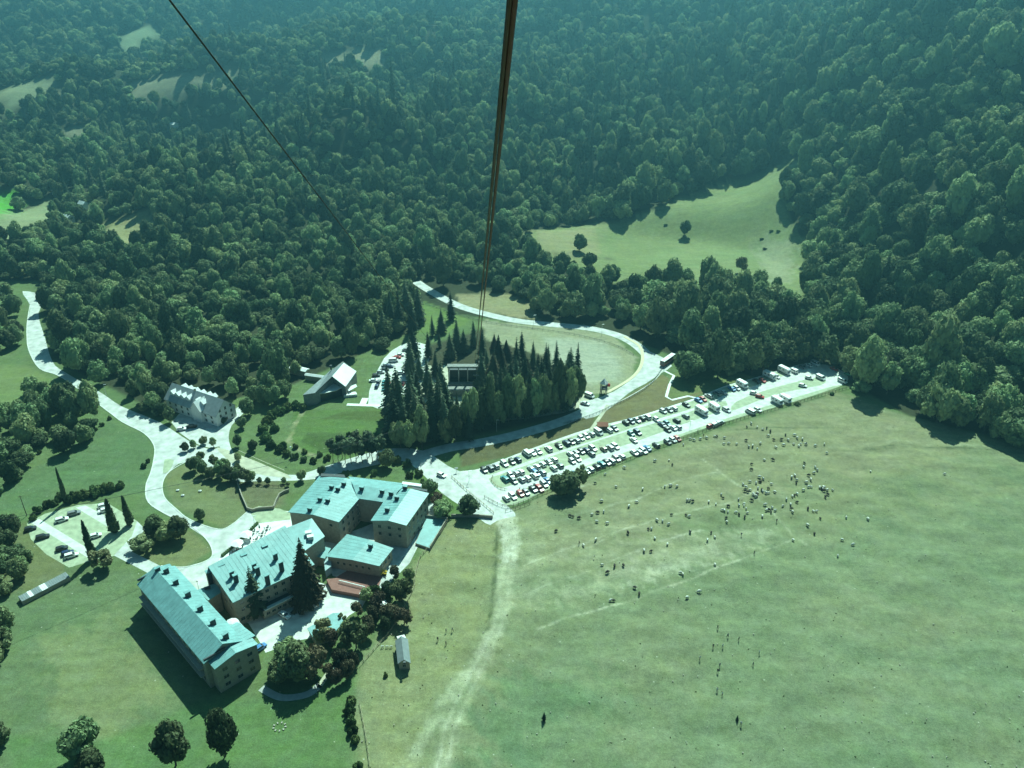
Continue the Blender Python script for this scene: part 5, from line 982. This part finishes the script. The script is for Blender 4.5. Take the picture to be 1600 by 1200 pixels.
def lamp(px,py,h,lb,globe=True):
    t=thing('street_lamp',(*G(px,py),0),0,lb,'street lamp'); MB().tube((0,0,0),(0,0,h),.09,.06).obj('pole','metal_light',t)
    if globe: vv,ff=ICO1; MB().add([(p[0]*.4,p[1]*.4,h+.3+p[2]*.4) for p in vv],ff).obj('globe','white_paint',t)
    else: MB().box((.5,0,h),(1.2,.25,.14)).obj('lamp_head','metal_light',t)
lamp(457,719,6,'globe street lamp beside the road below the curved hedge'); lamp(167,620,6.5,'street lamp on the shaded western road',False); lamp(834,508,6,'left street lamp on the upper road',False); lamp(940,524,6.5,'right street lamp on the upper road',False)
lamp(311,922,3.5,'lamp post in the yard between wing and central block'); lamp(1078,668,3.5,'slim post in the middle lane of the long car park',False); lamp(733,752,5,'post at the car park entrance',False); lamp(776,675,6,'street lamp in the shade before the spruce plantation',False); lamp(398,822,4.5,'slim flagpole on the hotel forecourt',False)
t=thing('utility_pole',(*G(42,806),0),0,'wooden utility pole at the left edge beyond the hotel car park','pole'); MB().tube((0,0,0),(0,0,9),.16,.1).obj('pole','wood_dark',t); MB().box((0,0,8.6),(1.6,.1,.1)).obj('crossarm','wood_dark',t)
for px,py in ((795,775),):
    t=thing('information_sign',(*G(713,738),0),.3,'small white sign at the mouth of the long car park','sign'); MB().tube((0,0,0),(0,0,2),.05).obj('post','metal_light',t); MB().box((0,0,1.9),(1.4,.08,.8)).obj('panel','white_paint',t)
# ticket hut with brown roof at the foot of the steps
b=Bld('ticket_kiosk','small kiosk with terracotta roof at the foot of the steps to the car park',G(941,671),'kiosk'); x_,y_=G(941,670)
Q_=[(x_-2,y_-1.5),(x_+2,y_-1.5),(x_+2,y_+1.5),(x_-2,y_+1.5)]; b.gable(Q_[0],Q_[3],Q_[2],Q_[1],2.3,.9,'wood_dark','roof_terracotta',.4)
# play tower
x_,y_=G(943,614); t=thing('play_tower',(x_,y_,0),.1,'wooden play tower with white pointed roof beside the oval clearing','playground'); 
for sx in(-1,1):
    for sy in(-1,1): MB().tube((sx*1.3,sy*1.2,0),(sx*1.2,sy*1.1,5.2),.22,.2).obj('post','dark_metal_and_shade',t)
MB().box((0,0,2.4),(2.8,2.6,.3)).obj('platform','dark_metal_and_shade',t); MB().box((0,-1.3,3.8),(2.6,.15,1.3)).obj('panel','dark_metal_and_shade',t); MB().cone((0,0,5.2),2.2,2.6,4).obj('roof','white_paint',t)
MB().tube((1.4,0,4.2),(2.8,0,4.0),.75,n=10).obj('slide_tube','cloth_red',t)
t=thing('garden_swing',(*G(602,1013),0),0,'small white metal frames on the grass left of the stone hut','playground')
for k in(-1.2,.2,1.4):
    MB().tube((k,0,0),(k,0,.9),.08).tube((k,0,.9),(k+.7,.1,.9),.08).tube((k+.7,.1,.9),(k+.7,.1,0),.08).tube((k+.35,0,.9),(k+.35,.8,.2),.08).obj('frame','white_paint',t)
x_,y_=G(437,1136); t=thing('stone_ring',(x_,y_,0),0,'pale stone ring on the bright lawn below the hotel','stones')
for k in range(9): a=k*.7; MB().box((math.cos(a)*1.6,math.sin(a)*1.3,.15),(.5,.35,.2),a).obj('stone','stone_pale',t)
for px,py,lb in ((278,767,'white garden boulder on the lawn near the drive, left one'),(286,775,'white garden boulder on the lawn near the drive, lower one'),(313,768,'white garden boulder under the grove shadows'),(547,683,'white boulder on the terraced lawn')):
    vv,ff=ICO1; o=MB().add([(p[0]*.8*random.uniform(.8,1.2),p[1]*.6,.25+p[2]*.5) for p in vv],ff).obj('boulder','white_wall',None,(*G(px,py),0)); tag(o,lb,'boulder')
# cafe umbrellas / white patch by garden
t=thing('parasol',(*G(598,950),0),0,'small white parasol between the dark trees by the meadow fence','parasol'); MB().tube((0,0,0),(0,0,2.5),.05).obj('pole','dark_metal_and_shade',t); MB().cone((0,0,2.1),1.5,.5,8).obj('canopy','white_paint',t)
t=thing('parasol',(*G(570,935),0),0,'white parasol at the right corner of the service yard','parasol'); MB().tube((0,0,0),(0,0,2.5),.05).obj('pole','dark_metal_and_shade',t); MB().cone((0,0,2.1),1.6,.5,8).obj('canopy','white_paint',t)
# ------------------------------------------------------------------ fences
def fence(px,lb,step=2.6,h=1.1,m='wood_dark',rails=2,gt=False):
    P=spline(GTP(px) if gt else GP(px),6); mb=MB(); acc=0
    for i in range(len(P)-1):
        a=Vector(P[i]);b_=Vector(P[i+1]);d=(b_-a);L_=d.length
        for r_ in range(rails):
            zz=h*(.45+.4*r_); mb.box((*((a+b_)/2),zz),(L_,.06,.1),math.atan2(d.y,d.x))
        while acc<L_: c=a+d*(acc/L_); mb.box((c.x,c.y,h/2),(.13,.13,h)); acc+=step
        acc-=L_
    o=mb.obj('wooden_fence',m); tag(o,lb,'fence')
fence([(757,778),(785,792),(805,790),(850,772),(905,750),(1000,712),(1070,686),(1150,658),(1240,632),(1300,614),(1345,602)],'post and rail fence between the long car park and the meadow',2.2,1.3)
fence([(790,800),(805,796),(830,787)],'short fence beside the meadow gate',2.0,1.2)
fence([(700,815),(686,838),(660,868),(654,880),(648,905),(645,925),(612,985),(590,1010),(562,1042)],'pale fence between hotel garden and the meadow',2.4,1.1,'wood_pale')
fence([(562,1100),(568,1130),(574,1165),(578,1200)],'pale fence at the bottom edge beside the hedge',2.4,1.1,'wood_pale')
fence([(360,755),(400,760),(450,762)],'fence along the road above the hotel',2.2,1.1)
fence([(655,472),(700,488),(760,504),(830,514),(900,524),(960,540),(990,556)],'low dark railing on the inner side of the upper road',3,1.0,'dark_metal_and_shade')
fence([(1036,575),(1015,602),(985,622),(955,636),(925,650),(880,664)],'dark railing above the embankment of the upper road',2,1.1,'dark_metal_and_shade')
fence([(770,745),(768,752),(778,762),(792,766)],'small fence round the near end of the middle parking strip',1.6,1.0,'wood_pale')
fence([(706,746),(730,768),(757,790),(772,803)],'railing along the lower side of the road to the meadow',2.2,1.0,'wood_pale')
# ------------------------------------------------------------------ people and sheep
def skin_mesh(name,nodes,edges,mats,sub=1,face_mat=None):
    me=bpy.data.meshes.new('tmp'); me.from_pydata([n[0] for n in nodes],edges,[]); o=bpy.data.objects.new('tmp',me); COL.objects.link(o)
    s=o.modifiers.new('s','SKIN'); sd=me.skin_vertices[0].data if me.skin_vertices else None
    if sd is None:
        bm=bmesh.new(); bm.from_mesh(me); bm.verts.layers.skin.verify(); bm.to_mesh(me); bm.free(); sd=me.skin_vertices[0].data
    for i,n in enumerate(nodes): sd[i].radius=(n[1],n[2] if len(n)>2 else n[1]); sd[i].use_root=(i==0)
    if sub: q=o.modifiers.new('u','SUBSURF'); q.levels=sub; q.render_levels=sub
    bpy.context.view_layer.update(); dg=bpy.context.evaluated_depsgraph_get(); out=bpy.data.meshes.new_from_object(o.evaluated_get(dg)); out.name=name
    bpy.data.objects.remove(o); out.materials.clear()
    for m in mats: out.materials.append(M(m))
    if face_mat: 
        for p in out.polygons: p.material_index=face_mat(p.center)
    out.polygons.foreach_set('use_smooth',[True]*len(out.polygons)); return out
def person_mesh(pose,shirt,trouser):
    s=pose; st=.16 if s==0 else .30
    n=[((0,0,.95),.15,.11),((0,0,1.15),.14,.10),((0,0,1.38),.18,.11),((0,0,1.50),.06),((0,.01,1.58),.085,.09),((0,.01,1.70),.085,.095),
       ((.10,st*.4,.90),.09),((.11,st*.6,.50),.065),((.11,st,.08),.045),((.11,st+.14,.03),.04,.03),
       ((-.10,-st*.4,.90),.09),((-.11,-st*.3,.50),.065),((-.11,-st,.08),.045),((-.11,-st+.14,.03),.04,.03),
       ((.20,0,1.40),.06),((.25,-.04,1.12),.045),((.26,.05+.1*s,.88),.03),((.26,.07+.1*s,.80),.035,.02),
       ((-.20,0,1.40),.06),((-.25,.02,1.12),.045),((-.26,.08,.88),.03),((-.26,.10,.80),.035,.02)]
    e=[(0,1),(1,2),(2,3),(3,4),(4,5),(0,6),(6,7),(7,8),(8,9),(0,10),(10,11),(11,12),(12,13),(2,14),(14,15),(15,16),(16,17),(2,18),(18,19),(19,20),(20,21)]
    k=len(n)
    for base,sx in((17,1),(21,-1)):
        bx,by,bz=n[base][0]
        for f in range(5):
            if f<4: p1=(bx+sx*.0+(f-1.5)*.0,by+(f-1.5)*.018,bz-.06-(.01 if f in(1,2) else 0)); p2=(bx-sx*.015,by+(f-1.5)*.018,bz-.095)
            else: p1=(bx-sx*.02,by+.045,bz-.02); p2=(bx-sx*.02,by+.055,bz-.055)
            n.append((p1,.009)); n.append((p2,.007)); e+=[(base,k),(k,k+1)]; k+=2
    def fm(c):
        if c.z>1.50: return 3 if (c.z>1.70 or (c.y<-.03 and c.z>1.56)) else 0
        if c.z<.07: return 4
        if abs(c.x)>.215 and c.z<1.18: return 0
        return 1 if c.z>.93 else 2
    return skin_mesh('person',n,e,['skin',shirt,trouser,'hair','rubber'],1,fm)
PM=[person_mesh(0,'cloth_white','cloth_dark'),person_mesh(1,'cloth_white','denim'),person_mesh(0,'cloth_dark','cloth_dark'),person_mesh(1,'denim','cloth_dark'),person_mesh(0,'cloth_red','denim')]
def gz(x,y): return h1(x,y)
PE=[(1093,1033,0,'person in a white top standing alone at the left of the lower meadow group'),(1121,983,2,'person in dark clothes, topmost of the group in the lower meadow'),(1137,996,3,'person in dark blue walking below the topmost one'),(1154,1001,2,'person in dark clothes at the right of the upper trio'),(1114,1012,2,'dark clothed person left of a white shirted one'),(1129,1011,1,'white shirted person in the middle of the lower meadow group'),(1186,1022,0,'white shirted person at the right of the group'),(1176,1042,2,'dark clothed person at the lower right of the group'),(1124,1043,3,'dark blue clothed person above another in the lower pair'),(1121,1052,2,'dark clothed person, lower one of the pair'),(1120,1081,1,'white shirted person, left of the two at the bottom'),(1128,1088,0,'white shirted person, right of the two at the bottom'),(1157,1136,0,'person in white below the narrow bush'),
 (684,1002,2,'dark clothed person, leftmost of four in the meadow right of the hotel'),(697,989,3,'dark clothed person, upper middle of four right of the hotel'),(697,1008,2,'dark clothed person, lowest of four right of the hotel'),(707,988,3,'person in dark blue, rightmost of four right of the hotel'),
 (1090,676,4,'person in a red top by the fence behind the sheep'),(1099,683,2,'dark clothed person at the fence behind the sheep'),(905,850,2,'dark clothed person walking on the worn field line'),(1158,838,3,'dark blue clothed person at the right end of the pale track'),(1213,817,2,'tall dark clothed person below the flock'),(1178,868,2,'dark clothed person alone right of the flock'),(1259,697,3,'dark blue clothed person among the upper sheep'),(818,738+30,4,'person in a red top between the lower parked cars'),(812,767,0,'person in white between the lower parked cars')]
for px,py,k,lb in PE:
    x_,y_=G(px,py); t=tag(link('person',PM[k],None,(x_,y_,gz(x_,y_)),random.uniform(0,6.28),1.05),lb,'person')
def sheep_mesh(m,pose):
    hz=.62 if pose==0 else .28
    n=[((0,0,.58),.25,.24),((.30,0,.60),.24,.22),((-.32,0,.60),.23,.23),((.50,0,.66),.12),((.62,0,hz+.06),.085),((.76,0,hz-.04),.05),((-.52,0,.5),.03),
       ((.28,.14,.36),.07),((.28,.14,.03),.035),((.28,-.14,.36),.07),((.28,-.14,.03),.035),((-.34,.14,.36),.08),((-.38,.14,.2),.04),((-.34,.14,.03),.035),((-.34,-.14,.36),.08),((-.38,-.14,.2),.04),((-.34,-.14,.03),.035)]
    e=[(0,1),(0,2),(1,3),(3,4),(4,5),(2,6),(1,7),(7,8),(1,9),(9,10),(2,11),(11,12),(12,13),(2,14),(14,15),(15,16)]
    me=skin_mesh('sheep',n,e,[m,'wool_dark'],1,lambda c:1 if (c.x>.6 or c.z<.22) else 0); return me
SM=[sheep_mesh('wool_white',0),sheep_mesh('wool_white',1),sheep_mesh('wool_dark',0),sheep_mesh('wool_dark',1)]
A5=[(485,185),(380,135),(375,185),(415,180),(230,130),(300,120),(320,122),(560,160),(585,205),(617,200),(682,180),(655,225),(810,207),(873,188),(795,145),(855,145),(912,150),(890,115),(750,112),(735,50),(700,60),(655,40),(605,12),(570,40),(765,80),(962,118),(985,140),(1030,148),(1060,190),(1015,185),(960,185),(1000,205),(1135,205),(1212,192),(1235,265),(713,315),(787,318),(607,350),(607,405),(1048,350),(1040,375),(1137,385),(1125,425),(1155,405),(940,470),(965,458),(985,490),(980,515),(1080,448),(1100,482),(1065,508),(1080,545),(1105,545),(1040,572),(1175,545),(1200,560),(1205,540),(1240,563),(1285,563),(1222,625),(1245,605),(945,630),(965,618),(985,600),(895,663),(865,710),(983,678),(930,700),(935,738),(945,762),(1075,735),(1120,745),(1147,745),(1177,817),(1395,800),(1575,810),(1070,872),(1130,937),(1363,985),(1450,1020),(670,465),(705,480),(595,500),(645,515),(680,500),(537,522),(562,547),(597,570),(555,580),(575,585),(660,558),(690,575),(700,590),(770,525),(747,565),(748,605),(725,605),(797,595),(620,605),(650,610),(645,625),(612,652),(500,642),(355,605),(372,632),(250,677),(310,692),(415,705),(380,747),(360,747),(410,758),(475,757),(503,695),(545,675),(545,697),(563,722),(503,780),(550,800),(572,757),(397,805),(400,835),(720,688),(735,735),(755,735),(780,718),(770,755),(802,742),(697,790),(70,660),(90,662),(118,670),(60,785),(85,795),(272,925),(300,965),(240,990),(93,935),(950,995),(40,190),(100,140),(130,150),(180,140),(1190,560),(1210,575),(1210,548),(675,505),(655,600),(632,615)]
A2=[(325,325),(280,370),(408,330),(477,325),(495,322),(515,325),(365,385),(390,370),(180,415),(190,418),(208,423),(250,412),(268,405),(286,402),(265,433),(298,435),(138,465),(223,503),(262,487),(362,470),(425,457),(435,457),(452,427),(470,432),(488,442),(497,412),(555,470),(485,505),(412,525),(433,528),(633,567),(525,592),(533,596),(320,572),(347,573),(297,590),(282,566),(382,642),(397,660),(307,678),(318,678),(583,652),(547,672),(445,242),(490,242),(1017,540),(1120,273),(1350,283),(445,490),(500,258),(350,262),(290,283),(260,312)]
SH=[(1060+a/5.333,660+b_/5.333) for a,b_ in A5]+[(800+a/2,600+b_/2) for a,b_ in A2]
for i,(px,py) in enumerate(SH):
    x_,y_=G(px,py+.8); dark=random.random()<.25; k=(2 if dark else 0)+random.randint(0,1); left=px<1120; sc_=random.uniform(1.0,1.35)*1.05
    ang=random.uniform(-.6,.6)+(PI/2 if random.random()<.5 else 0)+(PI if random.random()<.5 else 0)
    top=py<710
    wh='scattered over the worn left part of the big meadow' if left and not top else ('in the line of sheep near the car park fence' if top else 'in the flock gathered in the middle of the big meadow')
    tag(link('sheep',SM[k],None,(x_,y_,gz(x_,y_)),ang,sc_),('dark' if dark else 'white')+' sheep '+wh,'sheep',('dark' if dark else 'white')+' sheep '+wh)
# small bushes on slopes, cattle troughs in the upper meadow
for i,(px,py) in enumerate([(1205,362),(1216,362),(1190,375),(1195,390),(835+205,352)]):
    x_,y_=GT(px,py); t=link('shrub',SHRUB[i%2],None,(x_,y_,h1(x_,y_)),0,(2.2,1.4,1.3)); tag(t,'low dark bush near the right side of the upper meadow','bush','low bushes of the upper meadow')
# tussocks and stones scattered over the meadow
mb=MB(); ms=MB(); vv,ff=ICO1
for i in range(800):
    px,py=random.uniform(560,1700),random.uniform(620,1260)
    if py<800+(800-px)*.1 and px<830: continue
    if py<790-(px-790)*.335+8: continue
    x_,y_=G(px,py); z_=.0
    if i%2==0: s=random.uniform(.10,.22); ms.add([(x_+p[0]*s,y_+p[1]*s,p[2]*s*.7+.05) for p in vv[:12]],[f for f in ICOF])if False else ms.box((x_,y_,.35),(s*1.6,s,s),random.uniform(0,3))
    else:
        s=random.uniform(.12,.3)
        for k in range(3): a=random.uniform(0,6.28); mb.cone((x_+math.cos(a)*s*.5,y_+math.sin(a)*s*.5,.1),s*.5,s*1.1,4)
HZ=lambda M_:setattr(M_,'v',[(v[0],v[1],v[2]) for v in M_.v])
def settle(M_):
    a=np.array(M_.v); a[:,2]+=hgt(a[:,0],a[:,1])-.1; M_.v=[tuple(q) for q in a.tolist()]
settle(mb); settle(ms)
tag(mb.obj('tussocks','leaf_shrub'),'rough grass tussocks dotted over the big meadow','grass',None,'stuff'); tag(ms.obj('meadow_stones','stone_pale'),'small pale stones scattered over the big meadow','stones',None,'stuff')
# ------------------------------------------------------------------ ropes and wires
def rope(p,q,r,m,name,lb,sag=0,n=40,cat='cable',ext=True):
    p=Vector(p);q=Vector(q); cu=bpy.data.curves.new(name,'CURVE'); cu.dimensions='3D'; cu.bevel_depth=r; cu.bevel_resolution=2; sp=cu.splines.new('POLY')
    if ext: p=p+(p-q).normalized()*18
    ts=[(i/n)**2.2 for i in range(n+1)]; sp.points.add(n)
    for i,t in enumerate(ts): c=p.lerp(q,t); c.z-=sag*4*t*(1-t); sp.points[i].co=(*c,1)
    cu.materials.append(M(m)); tmp=bpy.data.objects.new('tmp',cu); COL.objects.link(tmp); bpy.context.view_layer.update(); me=bpy.data.meshes.new_from_object(tmp.evaluated_get(bpy.context.evaluated_depsgraph_get())); bpy.data.objects.remove(tmp); me.name=name
    if not me.materials: me.materials.append(M(m))
    o=link(name,me); tag(o,lb,cat)
def stn(px,py): return Vector((*G(px,py,11.6),11.6))
rope(at_depth(796.5,0,3.2),stn(741,577),.0125,'steel_rope','track_rope','thick dark steel rope falling to the station, left of the pair')
rope(at_depth(804.8,0,3.2),stn(745,577),.0125,'steel_rope_brown','track_rope','brownish steel rope falling to the station, right of the pair')
rope(at_depth(265,0,13),stn(704,577),.018,'cable_black','track_rope','distant rope of the other cabin crossing the wood at upper left')
def wire(pts,r,name,lb):
    cu=bpy.data.curves.new(name,'CURVE'); cu.dimensions='3D'; cu.bevel_depth=r; cu.bevel_resolution=1; P=spline(pts,8); sp=cu.splines.new('POLY'); sp.points.add(len(P)-1)
    for i,p in enumerate(P): sp.points[i].co=(*p,1)
    cu.materials.append(M('cable_black')); tmp=bpy.data.objects.new('tmp',cu); COL.objects.link(tmp); bpy.context.view_layer.update(); me=bpy.data.meshes.new_from_object(tmp.evaluated_get(bpy.context.evaluated_depsgraph_get())); bpy.data.objects.remove(tmp); o=link(name,me); tag(o,lb,'cable')
wire([(*G(a,b_,zz),zz) for a,b_,zz in ((-160,845,36),(0,813,32),(120,789,29),(225,768,26),(350,742,22),(457,719,18),(530,700,16),(610,675,14),(660,652,13),(694,625,12))],.06,'haul_wire','thin dark wire sagging from the left edge to the station')
print('objects',len(bpy.data.objects))
